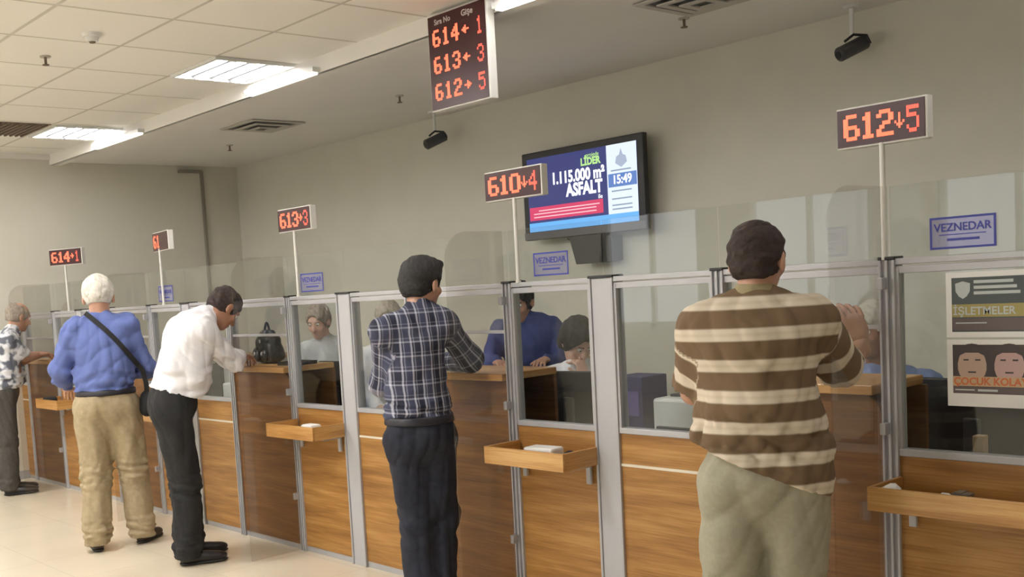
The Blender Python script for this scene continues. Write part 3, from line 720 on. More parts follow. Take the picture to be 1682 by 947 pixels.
def pchip(a, b, t): return a+(b-a)*t
def person(S):
    """S: joints in a local frame (u = right seen from the viewer, a = away from the viewer, z = up)"""
    ad = nrm(V(*S['away'])); Fm = np.array([[ad[1], -ad[0], 0], [ad[0], ad[1], 0]]); B = S['base']
    root = thing('person', S['label'], 'person', (B[0], B[1], S.get('basez', 0)), S.get('group'))
    J = {k: V(*v) for k, v in S['J'].items()}
    h = S.get('h', .009); sk = M[S.get('skin', 'skin')]
    g_ = S.get('bulk', {}); cw, cdp = g_.get('chest', (.165, .115)); bw, bdp = g_.get('belly', (.155, .12)); hw, hdp = g_.get('hip', (.165, .12))
    pel, chest, neck = J['pelvis'], J['chest'], J['neck']
    upv = nrm(chest-pel); shv = nrm(J['shR']-J['shL']); hpv = nrm(J['hipR']-J['hipL'])
    def frame(r, u): r = nrm(r-(r@u)*u); f = np.cross(u, r); return np.array([r, f, u])
    Rc, Rp = frame(shv, upv), frame(hpv, nrm(upv+V(0, 0, 1)))
    belly = pel*.52+chest*.48+(Rp[1])*S.get('paunch', .015)
    hc = J['head']; hy, hp, hr = [math.radians(x) for x in S.get('look', (0, 0, 0))]   # yaw from "away", pitch down, roll
    hf = V(math.sin(hy)*math.cos(hp), math.cos(hy)*math.cos(hp), -math.sin(hp)); hrx = V(math.cos(hy), -math.sin(hy), 0)
    hrx = rotv(hrx, hf, hr); hu = np.cross(hrx, hf); RH = np.array([hrx, hf, hu]); hs = S.get('hs', 1.0)
    def hp_(x, y, z): return hc+(hrx*x+hf*y+hu*z)*hs
    def torso(b, inf, k=.05):
        b.ell(chest, (cw+inf, cdp+inf, .20), Rc, k); b.ell(belly, (bw+inf, bdp+inf, .19), Rp, k); b.ell(pel, (hw+inf, hdp+inf, .15), Rp, k)
        b.cone(J['shL']-shv*-.03, J['shR']-shv*.03, .062+inf, None, k)
        for s_ in ('shL', 'shR'): b.cone(neck+hu*.0, J[s_], .052+inf*.6, .05+inf, k)
        return b
    L_ = S.get('limb', 1.0)
    # ---- body (skin)
    b = Blob(); torso(b, -.018)
    b.cone(neck-V(0, 0, .02), hp_(0, -.018, -.06), .060*hs, .056*hs, .02)
    for s_ in 'LR':
        b.cone(J['sh'+s_], J['el'+s_], .046*L_, .040*L_, .02).cone(J['el'+s_], J['wr'+s_], .040*L_, .026*L_, .015)
        b.cone(J['hip'+s_], J['kn'+s_], .078*L_, .052*L_, .03).cone(J['kn'+s_], J['an'+s_], .052*L_, .036*L_, .02)
    b.ell(hp_(0, -.012, .030), V(.077, .097, .093)*hs, RH, .02)
    b.ell(hp_(0, .030, -.040), V(.059, .064, .076)*hs, RH, .03)
    b.ell(hp_(0, .070, -.092), V(.026, .022, .020)*hs, RH, .025)
    b.cone(hp_(-.03, .078, .036), hp_(.03, .078, .036), .013*hs, None, .02)
    b.cone(hp_(0, .090, .018), hp_(0, .112, -.026), .009*hs, .014*hs, .012)
    b.ell(hp_(-.013, .098, -.030), V(.010, .012, .009)*hs, RH, .008).ell(hp_(.013, .098, -.030), V(.010, .012, .009)*hs, RH, .008)
    b.ell(hp_(0, .090, -.058), V(.024, .011, .006)*hs, RH, .006).ell(hp_(0, .087, -.070), V(.020, .011, .006)*hs, RH, .006)
    for sx in (-1, 1):
        b.ell(hp_(sx*.031, .094, .012), V(.017, .014, .011)*hs, RH, .012, sub=True)
        b.ell(hp_(sx*.045, .066, -.022), V(.02, .018, .018)*hs, RH, .02)
        b.ell(hp_(sx*.086, -.006, -.006), V(.012, .022, .036)*hs, rot_y(RH, sx*.25), .008)
        b.ell(hp_(sx*.098, -.002, .0), V(.006, .011, .018)*hs, RH, .006, sub=True)
    parts = [b.mesh(h)]
    for s_ in 'LR':
        if 'hd'+s_ in S: d_, n_, c_ = S['hd'+s_]; side = V(*S['th'+s_]) if 'th'+s_ in S else V(0, 0, 1); parts.append(hand(J['wr'+s_], V(*d_), V(*n_), side, S.get('handsc', 1.0), c_, min(h, .0045) if h < .011 else .006))
    body = mk('body', merge(parts), sk, root, Fm, B)
    # ---- eyes and brows
    ev = [Blob().ell(hp_(sx*.031, .0795, .012), V(.0125, .0125, .0125)*hs, RH, .001).mesh(.004) for sx in (-1, 1)]
    eo = mk('eyes', merge(ev), M['eyewhite'], root, Fm, B)
    ev = [Blob().ell(hp_(sx*.031, .0915, .012), V(.0055, .003, .0055)*hs, RH, .001).mesh(.0018) for sx in (-1, 1)]
    mk('pupils', merge(ev), M['pupil'], eo, Fm, B)
    hm = M[S.get('hairmat', 'hairdark')]
    ev = [Blob().cone(hp_(sx*.016, .0905, .032), hp_(sx*.046, .083, .034), .0045*hs, .003*hs, .001).mesh(.003) for sx in (-1, 1)]
    mk('eyebrows', merge(ev), hm, root, Fm, B)
    # ---- hair
    hb = Blob(); th = S.get('hairth', .012)
    hb.ell(hp_(0, -.016, .034), V(.079+th, .100+th, .093+th)*hs, RH, .02)
    if S.get('hairlow', 1): hb.ell(hp_(0, -.060, -.030), V(.062+th*.5, .045+th*.3, .050)*hs, RH, .03)
    if 'fringe' in S: hb.ell(hp_(S['fringe'], .06, .105), V(.05, .045, .025)*hs, RH, .03)
    if S.get('long'): hb.ell(hp_(0, -.05, -.06), V(.085, .055, .10)*hs, RH, .04)
    hb.ell(hp_(0, .110, -.030), V(.100, .092, .098)*hs, RH, .012, sub=True)
    hb.ell(hp_(0, .135, .06), V(.060, .060, .035)*hs, RH, .02, sub=True)
    for sx in (-1, 1):
        if not S.get('long'): hb.ell(hp_(sx*.097, .010, -.026), V(.032, .040, .054)*hs, RH, .01, sub=True)
    if S.get('bald'): hb.ell(hp_(0, .02, .125), V(.080, .115, .078)*hs, RH, .02, sub=True)
    if S.get('thin'): hb.ell(hp_(0, -.035, .150), V(.034, .045, .026)*hs, RH, .03, sub=True)
    hb.cut(hp_(0, -.06, -S.get('nape', .072)), -hu)
    wr = wrinkle(.0055, S.get('seed', 1), (75, 75, 45), 1.0); hb.disp = wr
    mk('hair', hb.mesh(min(h, .007)), hm, root, Fm, B)
    # ---- shirt
    inf = S.get('inf', .010); sb = torso(Blob(), inf)
    sl_ = S.get('sleeve', 'long'); arms = []
    for s_ in 'LR':
        a_, e_, w_ = J['sh'+s_], J['el'+s_], J['wr'+s_]
        if sl_ == 'long':
            sb.cone(a_, e_, .066*L_, .054*L_, .03).cone(e_, w_-(w_-e_)*.06, .056*L_, .040*L_, .02); arms.append((a_, e_, w_))
        else:
            sb.cone(a_, a_+(e_-a_)*S.get('slen', .85), .074*L_, .070*L_, .035); arms.append((a_, e_, w_))
    colm = S.get('collarmat')
    if not colm: sb.cone(neck-hu*.005, neck+nrm(hc-neck)*.030, .068, .064, .012)
    sb.cut(V(*S['hem']), V(*S['hn']))
    if S.get('untucked'):
        for s_ in 'LR': sb.ell(J['hip'+s_]+V(0, 0, .02)-Rp[1]*.045, (.082*L_+inf, .075*L_+inf, .11), Rp, .05)
    if sl_ == 'short':
        for s_ in 'LR':
            a_, e_ = J['sh'+s_], J['el'+s_]; q = a_+(e_-a_)*S.get('slen', .85)
            sb.ell(q+nrm(e_-a_)*.070*L_, (.15, .15, .066*L_), frame(V(1, .3, .2), nrm(e_-a_)), .006, sub=True) if not S.get('nocut') else None
    wz = wrinkle(S.get('wr', .012), S.get('seed', 1)+3, S.get('wk', (26, 26, 12)))
    lowz = wrinkle(S.get('wrlow', .012), S.get('seed', 1)+9, (10, 10, 46))
    pz = pel[2]
    def dsp(P, a=wz, c=lowz): return a(P)+c(P)*np.exp(-((P[..., 2]-pz-.10)/.09)**2)
    sb.disp = dsp
    vs, fs = sb.mesh(h)
    # pattern coordinates: torso (across, up) or sleeve (around, along)
    q = vs-chest; tr = np.stack([q@Rc[0], vs[:, 2], np.zeros(len(vs))], 1)
    dT = np.abs(q@Rc[0])-.0
    best = np.full(len(vs), 1e9); att = tr.copy()
    for a_, e_, w_ in arms:
        for p0, p1, off in ((a_, e_, 0.), (e_, w_, np.linalg.norm(e_-a_))):
            ab = p1-p0; L = np.linalg.norm(ab); t = np.clip(((vs-p0)@ab)/L/L, 0, 1); d = np.linalg.norm(vs-p0-t[:, None]*ab, axis=1)
            ax = frame(V(.3, .9, .1), ab/L); r_ = vs-p0
            sel = (d < best) & ((d < .080) | ((d < .115) & (t > .22))) & ((t > .12) | (off > 0))
            best[sel] = d[sel]
            al = off+t*L; att[sel] = np.stack([np.arctan2(r_@ax[0], r_@ax[1])[sel]*.06, al[sel], np.ones(sel.sum())], 1)
    shirt = mk(S.get('shirtname', 'shirt'), (vs, fs), M[S['shirt']], root, Fm, B, att)
    if colm:
        cb = Blob(); cb.cone(neck+hu*.010-hf*.006, neck+nrm(hc-neck)*.050-hf*.004, .086, .072, .01)
        cb.cut(neck-hu*.02, -hu); mk('collar', cb.mesh(.006), M[colm], shirt, Fm, B)
    # ---- trousers, belt, shoes
    tb = Blob(); tl = S.get('tleg', (.098, .078, .072)); tb.ell(pel-V(0, 0, .02), (hw+.012, hdp+.014, .16), Rp, .04)
    for s_ in 'LR':
        hj, kn, an = J['hip'+s_], J['kn'+s_], J['an'+s_]
        tb.cone(hj, kn, tl[0]*L_, tl[1]*L_, .035).cone(kn, an-V(0, 0, .01), tl[1]*L_, tl[2]*L_, .02)
        tb.ell(hj+V(0, 0, .02)-Rp[1]*.045, (.082*L_, .075*L_, .095), Rp, .03)
    wst = V(*S['waist']) if 'waist' in S else pel+V(0, 0, .10); wn = V(*S.get('waistn', (0, 0, 1)))
    tb.cut(wst, wn); lz = min(J['anL'][2], J['anR'][2])-.045; tb.cut(V(0, 0, max(lz, .03)), V(0, 0, -1))
    t1 = wrinkle(.0085, S.get('seed', 1)+21, (26, 26, 8)); t2 = wrinkle(.020, S.get('seed', 1)+31, (9, 9, 48))
    kz = J['knR'][2]
    def td(P): z = P[..., 2]; return t1(P)+t2(P)*(.8*np.exp(-((z-kz)/.10)**2)+1.0*np.exp(-((z-.12)/.08)**2))*S.get('legwr', 1)*.55
    tb.disp = td
    tr_ = mk('trousers', tb.mesh(h), M[S['trousers']], root, Fm, B)
    if S.get('belt'):
        bb = Blob(); torso(bb, .024); bb.cut(wst+wn*.004, wn); bb.cut(wst-wn*.034, -wn); mk('belt', bb.mesh(.008), M[S['belt']], root, Fm, B)
    for s_ in 'LR':
        an = J['an'+s_]; t_ = nrm(V(*S['toe'+s_], 0)); Rf = np.array([np.cross(t_, V(0, 0, 1)), t_, V(0, 0, 1)]); gz = an[2]-.085
        f_ = Blob(); c0 = V(an[0], an[1], gz)
        f_.ell(c0+t_*.150+V(0, 0, .030), (.045, .090, .034), Rf, .03).ell(c0+t_*.0+V(0, 0, .038), (.036, .052, .045), Rf, .03).cone(c0+V(0, 0, .05), an, .040, .038, .02).ell(c0+t_*.075+V(0, 0, .035), (.038, .085, .040), Rf, .02)
        f_.cut(V(0, 0, gz+.002), V(0, 0, -1)); sh = mk('shoe', f_.mesh(.008), M[S.get('shoes', 'shoeblack')], root, Fm, B)
        f_ = Blob().ell(c0+t_*.145+V(0, 0, .012), (.048, .097, .03), Rf, .03).ell(c0+t_*.0+V(0, 0, .012), (.039, .056, .03), Rf, .03).ell(c0+t_*.07+V(0, 0, .012), (.038, .085, .03), Rf, .02)
        f_.cut(V(0, 0, gz+.001), V(0, 0, -1)); f_.cut(V(0, 0, gz+.015), V(0, 0, 1)); mk('sole', f_.mesh(.007), M['black'], sh, Fm, B)
    return root, J, Fm, B
def rot_y(R, a):
    f = R[1]; return np.array([rotv(R[0], R[2], a), rotv(f, R[2], a), R[2]])

M['skin'] = noisy('skin', (.50, .27, .18), (.56, .32, .22), 12, rough=.5)
M['skindark'] = noisy('tanned skin', (.36, .175, .105), (.42, .215, .135), 12, rough=.5)
M['skinpale'] = noisy('pale skin', (.62, .37, .28), (.68, .43, .33), 12, rough=.5)
M['eyewhite'] = mat('eye white', (.75, .72, .68), .2); M['pupil'] = mat('pupil', (.03, .02, .015), .15)
M['hairdark'] = noisy('dark brown hair', (.018, .010, .008), (.045, .026, .02), 60, rough=.75, bump=.5)
M['hairblack'] = noisy('black hair', (.010, .009, .009), (.03, .026, .024), 60, rough=.7, bump=.5)
M['hairwhite'] = noisy('white hair', (.55, .52, .45), (.74, .70, .62), 50, rough=.7, bump=.3)
M['hairgrey'] = noisy('grey brown hair', (.24, .20, .16), (.38, .32, .26), 50, rough=.6, bump=.3)
M['shoeblack'] = mat('black leather', (.012, .010, .010), .35)
M['shoebrown'] = mat('brown leather', (.035, .022, .016), .45)
M['beltm'] = mat('belt leather', (.015, .013, .02), .4)
M['khaki'] = noisy('khaki cotton', (.36, .285, .17), (.43, .345, .215), 40, rough=.9)
M['olivegrey'] = noisy('light grey green twill', (.335, .315, .23), (.375, .355, .262), 60, rough=.9)
M['blacktr'] = noisy('black trouser cloth', (.011, .011, .012), (.017, .017, .018), 50, rough=.85)
M['navy'] = noisy('dark navy denim', (.009, .011, .021), (.018, .021, .036), 30, rough=.85)
M['greytr'] = noisy('charcoal trouser cloth', (.055, .05, .045), (.075, .07, .062), 50, rough=.85)
M['blueshirt'] = noisy('blue cotton', (.105, .145, .36), (.13, .175, .42), 10, rough=.85)
M['whiteshirt'] = noisy('white cotton', (.78, .77, .80), (.84, .83, .85), 10, rough=.8)
M['palegrey'] = noisy('pale grey cotton', (.55, .56, .56), (.63, .64, .64), 10, rough=.8)
M['staffblue'] = noisy('light blue cotton', (.22, .30, .55), (.28, .36, .62), 10, rough=.85)
M['staffnavy'] = noisy('royal blue cotton', (.05, .07, .20), (.07, .09, .25), 10, rough=.85)
M['khakicol'] = mat('khaki collar knit', (.33, .27, .15), .9)
def pat_nodes(m):
    n, l, b = nodes(m); at = n.new('ShaderNodeAttribute'); at.attribute_name = 'pat'
    sp = n.new('ShaderNodeSeparateXYZ'); l.new(at.outputs['Vector'], sp.inputs[0]); return n, l, b, sp
def mth(n, l, op, a, b_=None, c=None):
    x = n.new('ShaderNodeMath'); x.operation = op
    for i, v in enumerate((a, b_, c)):
        if v is None: continue
        if isinstance(v, (int, float)): x.inputs[i].default_value = v
        else: l.new(v, x.inputs[i])
    return x.outputs[0]
def mixc(n, l, fac, a, b_):
    x = n.new('ShaderNodeMix'); x.data_type = 'RGBA'
    if isinstance(fac, (int, float)): x.inputs[0].default_value = fac
    else: l.new(fac, x.inputs[0])
    for i, v in ((6, a), (7, b_)):
        if isinstance(v, tuple): x.inputs[i].default_value = (*v, 1)
        else: l.new(v, x.inputs[i])
    return x.outputs[2]
def band(n, l, coord, period, phase, half, soft=.03):
    f = mth(n, l, 'FRACT', mth(n, l, 'ADD', mth(n, l, 'DIVIDE', mth(n, l, 'SUBTRACT', coord, phase), period), .5+50.0))
    d = mth(n, l, 'ABSOLUTE', mth(n, l, 'SUBTRACT', f, .5))
    mr = n.new('ShaderNodeMapRange'); mr.inputs['From Min'].default_value = half+soft; mr.inputs['From Max'].default_value = half-soft; l.new(d, mr.inputs['Value']); return mr.outputs[0]
def striped():
    m = mat('brown knit with cream stripes', (.2, .1, .05), .9); n, l, b, sp = pat_nodes(m)
    s1 = band(n, l, sp.outputs[1], .0985, 1.472, .20); s2 = band(n, l, sp.outputs[1], .108, .150, .20)
    f = mth(n, l, 'ADD', mth(n, l, 'MULTIPLY', s1, mth(n, l, 'SUBTRACT', 1.0, sp.outputs[2])), mth(n, l, 'MULTIPLY', s2, sp.outputs[2]))
    t1 = band(n, l, sp.outputs[1], .0985, 1.472, .05, .02)
    cr = mixc(n, l, mth(n, l, 'MULTIPLY', t1, .35), (.66, .575, .45), (.50, .40, .27))
    l.new(mixc(n, l, f, (.165, .105, .056), cr), b.inputs['Base Color']); return m
def plaid():
    m = mat('navy and white plaid cotton', (.05, .05, .1), .85); n, l, b, sp = pat_nodes(m)
    x, y = sp.outputs[0], sp.outputs[1]
    v1 = band(n, l, x, .046, .0, .085, .03); v2 = band(n, l, x, .046, .013, .05, .03); hz = band(n, l, y, .066, .02, .055, .025); h2 = band(n, l, y, .066, .037, .035, .02)
    bl = band(n, l, x, .092, .028, .22, .05); bh = band(n, l, y, .132, .05, .24, .05)
    base = mixc(n, l, mth(n, l, 'MULTIPLY', bl, .55), (.014, .016, .036), (.060, .068, .125))
    base = mixc(n, l, mth(n, l, 'MULTIPLY', bh, .45), base, (.055, .06, .10))
    w_ = mth(n, l, 'MINIMUM', mth(n, l, 'ADD', mth(n, l, 'ADD', mth(n, l, 'MULTIPLY', v1, .62), mth(n, l, 'MULTIPLY', v2, .3)), mth(n, l, 'ADD', mth(n, l, 'MULTIPLY', hz, .38), mth(n, l, 'MULTIPLY', h2, .18))), 1.0)
    l.new(mixc(n, l, w_, base, (.50, .50, .58)), b.inputs['Base Color']); return m
def printed():
    m = mat('white shirt with grey blotch print', (.7, .7, .7), .85); n, l, b, sp = pat_nodes(m)
    tc = n.new('ShaderNodeTexCoord'); vo = n.new('ShaderNodeTexNoise'); vo.inputs['Scale'].default_value = 16; vo.inputs['Detail'].default_value = 1.5
    l.new(tc.outputs['Object'], vo.inputs['Vector'])
    r = ramp(n, [(.40, (.70, .71, .74)), (.47, (.50, .52, .56)), (.56, (.12, .13, .16))]); l.new(vo.outputs[0], r.inputs[0]); l.new(r.outputs[0], b.inputs['Base Color']); return m
M['striped'], M['plaid'], M['printed'] = striped(), plaid(), printed()

# ---- customers
person(dict(label='person in brown polo shirt with cream stripes and grey-green trousers, leaning on the nearest counter', base=(-1.917, 3.10), untucked=1, away=(-.565, .825), h=.0075, seed=5,
    J=dict(pelvis=(-.0, .0, .93), chest=(-.012, .03, 1.31), neck=(-.005, .040, 1.435), head=(.012, .065, 1.602), shL=(-.170, .04, 1.375), shR=(.165, .05, 1.39),
           elL=(-.205, .14, 1.17), wrL=(-.10, .36, 1.19), elR=(.288, .24, 1.205), wrR=(.345, .29, 1.305), hipL=(-.092, .0, .87), hipR=(.092, .0, .87),
           knL=(-.095, .03, .48), anL=(-.10, .0, .09), knR=(.095, .03, .48), anR=(.105, .02, .09)),
    look=(26, 8, 0), hs=.97, bulk=dict(chest=(.178, .135), belly=(.172, .165), hip=(.172, .145)), paunch=.02, limb=1.08, sleeve='short', slen=.86,
    hem=(0, 0, .930), hn=(-.42, .0, -1), inf=.024, shirt='striped', collarmat='khakicol', trousers='olivegrey', tleg=(.105, .092, .088), hairmat='hairdark', hairth=.010, nape=.068,
    wr=.008, wrlow=.022, toeL=(-.15, 1), toeR=(.25, 1), skin='skin', waist=(0, 0, 1.0),
    hdR=((-.25, .1, 1), (.3, -.9, 0), .35), thR=(-1, 0, 0), hdL=((.9, .5, 0), (0, 0, 1), .4), thL=(0, 1, 0)))
person(dict(label='person in navy and white plaid shirt and dark jeans, resting an elbow on the counter', base=(-3.80, 3.25), away=(-.792, .611), h=.008, seed=12,
    J=dict(pelvis=(-.0, .0, .93), chest=(-.005, .015, 1.26), neck=(.028, .04, 1.465), head=(.055, .075, 1.60), shL=(-.145, -.02, 1.385), shR=(.150, .06, 1.395),
           elL=(-.165, .12, 1.14), wrL=(.02, .30, 1.19), elR=(.275, .15, 1.225), wrR=(.13, .36, 1.20), hipL=(-.080, .0, .86), hipR=(.075, .02, .86),
           knL=(-.040, .03, .48), anL=(-.035, .0, .09), knR=(.070, .07, .48), anR=(.060, .05, .09)),
    look=(44, 10, 0), hs=1.0, bulk=dict(chest=(.142, .105), belly=(.135, .115), hip=(.148, .12)), paunch=.01, limb=.98, sleeve='long',
    hem=(0, 0, .965), hn=(0, 0, -1), shirt='plaid', trousers='navy', tleg=(.098, .082, .078), hairmat='hairblack', hairth=.014, nape=.068, fringe=.01,
    wr=.009, wrlow=.014, toeL=(.25, 1), toeR=(.6, 1), skin='skin', belt='beltm', waist=(0, 0, .985), hdR=((-.2, 1, -.1), (0, 0, 1), .4), thR=(-1, 0, 0), hdL=((.5, .8, 0), (0, 0, 1), .4), thL=(0, 1, 0)))
person(dict(label='person in white shirt and black trousers bending forward over the counter beside the black handbag', base=(-5.8, 3.05), away=(-.885, .465), h=.009, seed=22,
    J=dict(pelvis=(-.045, .0, 1.0), chest=(.085, .05, 1.345), neck=(.20, .075, 1.49), head=(.315, .10, 1.535), shL=(.11, .235, 1.44), shR=(.165, -.085, 1.42),
           elL=(.32, .34, 1.215), wrL=(.385, .40, 1.225), elR=(.350, .12, 1.205), wrR=(.400, .27, 1.225), hipL=(-.045, .09, .90), hipR=(-.045, -.08, .90),
           knL=(-.010, .10, .50), anL=(.0, .13, .09), knR=(.0, -.06, .49), anR=(-.02, -.09, .09)),
    look=(64, 50, 0), hs=1.0, bulk=dict(chest=(.178, .150), belly=(.168, .155), hip=(.155, .135)), paunch=.02, limb=1.08, sleeve='long',
    hem=(-.045, 0, 1.055), hn=(-.32, 0, -1), shirt='whiteshirt', trousers='blacktr', tleg=(.100, .084, .076), hairmat='hairdark', hairth=.010, thin=1, nape=.055,
    wr=.009, wrlow=.018, toeL=(1, .25), toeR=(1, .1), skin='skindark', waist=(-.045, 0, 1.145), waistn=(.32, 0, 1),
    hdR=((.5, .9, -.1), (0, 0, 1), .4), thR=(-.8, .3, 0), hdL=((.7, .5, -.1), (0, 0, 1), .4), thL=(.3, -1, 0)))
r_, J_, F_, B_ = person(dict(label='person with white hair in blue shirt and khaki trousers with a shoulder strap', base=(-6.56, 2.92), away=(-.912, .411), h=.009, seed=33,
    J=dict(pelvis=(.0, .0, .99), chest=(.012, .0, 1.34), neck=(.005, .02, 1.525), head=(.003, .035, 1.655), shL=(-.165, .0, 1.455), shR=(.165, .0, 1.455),
           elL=(-.285, .08, 1.20), wrL=(-.25, .28, 1.06), elR=(.275, .05, 1.17), wrR=(.10, .25, 1.17), hipL=(-.098, .0, .92), hipR=(.098, .0, .92),
           knL=(-.105, .02, .49), anL=(-.13, -.05, .09), knR=(.140, .04, .49), anR=(.160, .05, .09)),
    look=(0, 12, 0), hs=1.08, bulk=dict(chest=(.190, .130), belly=(.182, .165), hip=(.178, .140)), paunch=.03, limb=1.12, sleeve='long',
    hem=(0, 0, 1.050), hn=(0, 0, -1), shirt='blueshirt', trousers='khaki', tleg=(.102, .085, .078), hairmat='hairwhite', hairth=.014, nape=.045, hairlow=0,
    wr=.012, wrlow=.018, toeL=(-.1, 1), toeR=(.65, 1), skin='skin', belt='beltm', waist=(0, 0, 1.055), shoes='shoebrown', legwr=1.3,
    hdR=((-.8, .5, 0), (0, 0, 1), .4), thR=(0, 1, 0), hdL=((.1, 1, -.2), (0, 0, 1), .5), thL=(1, 0, 0)))
# strap and small bag of that person
def loc2w(F, B, p): return (B[0]+p[0]*F[0][0]+p[1]*F[1][0], B[1]+p[0]*F[0][1]+p[1]*F[1][1], p[2])
bagr = thing('shoulder_bag', 'dark strap and small black bag worn across the back of the man in blue shirt', 'bag', loc2w(F_, B_, (.25, .0, 1.0)))
shp = [o for o in r_.children if o.name.startswith('shirt')][0]
wv = np.array([tuple(v.co) for v in shp.data.vertices])
lu, la = wv[:, :2]@F_[0][:2], wv[:, :2]@F_[1][:2]
sp = []
for k in range(15):
    f_ = k/14; u_ = -.088+(.245+.088)*f_; z_ = 1.562-.40*f_-.05*math.sin(math.pi*f_)*-.6
    m_ = (np.abs(lu-u_) < .022) & (np.abs(wv[:, 2]-z_) < .022)
    a_ = la[m_].min()-.004 if m_.any() else (sp[-1][1]+.02 if sp else -.05)
    sp.append((u_, a_, z_))
sp += [(.262, -.06, 1.08), (.262, -.04, 1.02)]
for _ in range(2): sp = [sp[0]]+[(sp[i][0], (sp[i-1][1]+2*sp[i][1]+sp[i+1][1])/4-.001, sp[i][2]) for i in range(1, len(sp)-1)]+[sp[-1]]
g = G(); A = [Vector(loc2w(F_, B_, p)) for p in sp]
rows = []
for i, p in enumerate(A):
    t_ = (A[min(i+1, len(A)-1)]-A[max(i-1, 0)]).normalized(); o_ = Vector(loc2w(F_, B_, (0, -1, 0)))-Vector(loc2w(F_, B_, (0, 0, 0))); s_ = t_.cross(o_).normalized()
    rows.append([g.bm.verts.new(p+s_*a+o_*b_) for a, b_ in ((-.016, 0), (.016, 0), (.016, .005), (-.016, .005))])
for r0, r1 in zip(rows, rows[1:]):
    for k in range(4): g.bm.faces.new((r0[k], r0[(k+1) % 4], r1[(k+1) % 4], r1[k]))
g.out('strap', M['blacktr'], bagr)
bb = Blob().ell((.255, .0, .95), (.045, .075, .075), None, .02); bb.cone((.255, -.04, .90), (.255, .05, .90), .045, None, .03)
mk('pouch', bb.mesh(.009), M['blacktr'], bagr, F_, B_)
person(dict(label='person with balding grey head in white and grey printed shirt, at the far left edge', base=(-9.36, 3.29), away=(-.947, .322), h=.011, seed=44,
    J=dict(pelvis=(-.08, .0, .93), chest=(-.03, .02, 1.20), neck=(.05, .04, 1.425), head=(.115, .05, 1.555), shL=(-.02, .16, 1.36), shR=(.01, -.10, 1.34),
           elL=(.12, .22, 1.16), wrL=(.28, .25, 1.20), elR=(.13, -.05, 1.20), wrR=(.25, .04, 1.215), hipL=(-.08, .08, .86), hipR=(-.08, -.08, .86),
           knL=(-.09, .09, .48), anL=(-.08, .10, .09), knR=(-.07, -.07, .48), anR=(-.09, -.10, .09)),
    look=(70, 22, 0), hs=1.0, bulk=dict(chest=(.160, .13), belly=(.155, .15), hip=(.15, .13)), paunch=.02, limb=1.05, sleeve='short', slen=.85,
    hem=(0, 0, .93), hn=(.12, 0, -1), shirt='printed', trousers='greytr', hairmat='hairgrey', hairth=.010, bald=1, nape=.06,
    wr=.01, toeL=(1, .1), toeR=(1, 0), skin='skin', waist=(0, 0, 1.0), hdR=((.9, .5, 0), (0, 0, 1), .4), thR=(0, 1, 0), hdL=((.9, 0, 0), (0, 0, 1), .4), thL=(0, -1, 0)))

# ---- clerks behind the counter; their frame looks the same way: u right, a away
def clerk(label, base, J, **kw):
    d = dict(label=label, base=base, away=(-.6, .8), h=.013, J=J, hem=(0, 0, J['pelvis'][2]-.03), hn=(0, 0, -1), trousers='blacktr', wr=.01, toeL=(0, -1), toeR=(0, -1), sleeve='long', seed=60)
    d.update(kw); return person(d)
def sitJ(u=0, headu=0, heada=-.08, hz=1.24, lean=.0, arms=None):
    J = dict(pelvis=(u, .05, .55), chest=(u, .02-lean*.5, .87), neck=(u+headu*.4, -.01-lean, 1.06), head=(u+headu, heada-lean, hz-.04), shL=(u-.17, .0-lean, 1.0), shR=(u+.17, .0-lean, 1.0),
             elL=(u-.22, -.10-lean, .80), wrL=(u-.10, -.33-lean, .80), elR=(u+.22, -.10-lean, .80), wrR=(u+.10, -.33-lean, .80),
             hipL=(u-.09, .0, .52), hipR=(u+.09, .0, .52), knL=(u-.12, -.40, .50), anL=(u-.12, -.38, .10), knR=(u+.12, -.40, .50), anR=(u+.12, -.38, .10))
    if arms: J.update(arms)
    return J
HD = dict(hdR=((-.4, -.9, 0), (0, 0, 1), .35), thR=(-1, 0, 0), hdL=((.4, -.9, 0), (0, 0, 1), .35), thL=(1, 0, 0))
clerk('seated clerk with dark hair and white blouse resting chin on hand behind a black monitor', (-4.18, 4.80),
      sitJ(.03, .0, -.06, 1.26, .04, dict(elR=(.12, -.30, .86), wrR=(.06, -.20, 1.02))), shirt='whiteshirt', hairmat='hairblack', hairth=.022, look=(150, 42, 0), skin='skinpale', long=1, away=(-.66, .75),
      hdR=((-.3, .1, 1), (.5, -.5, 0), .8), thR=(-1, 0, 0), hdL=HD['hdL'], thL=HD['thL'])
clerk('clerk in royal blue shirt leaning over the back desk behind the seated clerk', (-4.86, 5.12),
      dict(pelvis=(.06, .05, .90), chest=(.02, .02, 1.18), neck=(-.02, -.01, 1.35), head=(-.03, -.05, 1.45), shL=(-.16, .0, 1.27), shR=(.17, .0, 1.27), elL=(-.24, -.08, 1.08), wrL=(-.20, -.22, 1.08),
           elR=(.23, -.02, 1.03), wrR=(.12, -.2, 1.08), hipL=(-.03, .05, .85), hipR=(.14, .05, .85), knL=(-.03, .04, .48), anL=(-.03, .05, .09), knR=(.14, .04, .48), anR=(.14, .05, .09)),
      shirt='staffnavy', hairmat='hairblack', hairth=.016, look=(200, 20, 0), away=(-.70, .71), **HD)
clerk('seated clerk with grey-white hair and light blue shirt facing the striped customer', (-2.38, 4.80),
      sitJ(.05, -.05, -.06, 1.305, .0), shirt='staffblue', hairmat='hairwhite', hairth=.012, look=(215, 10, 0), skin='skindark', away=(-.44, .9), **HD)
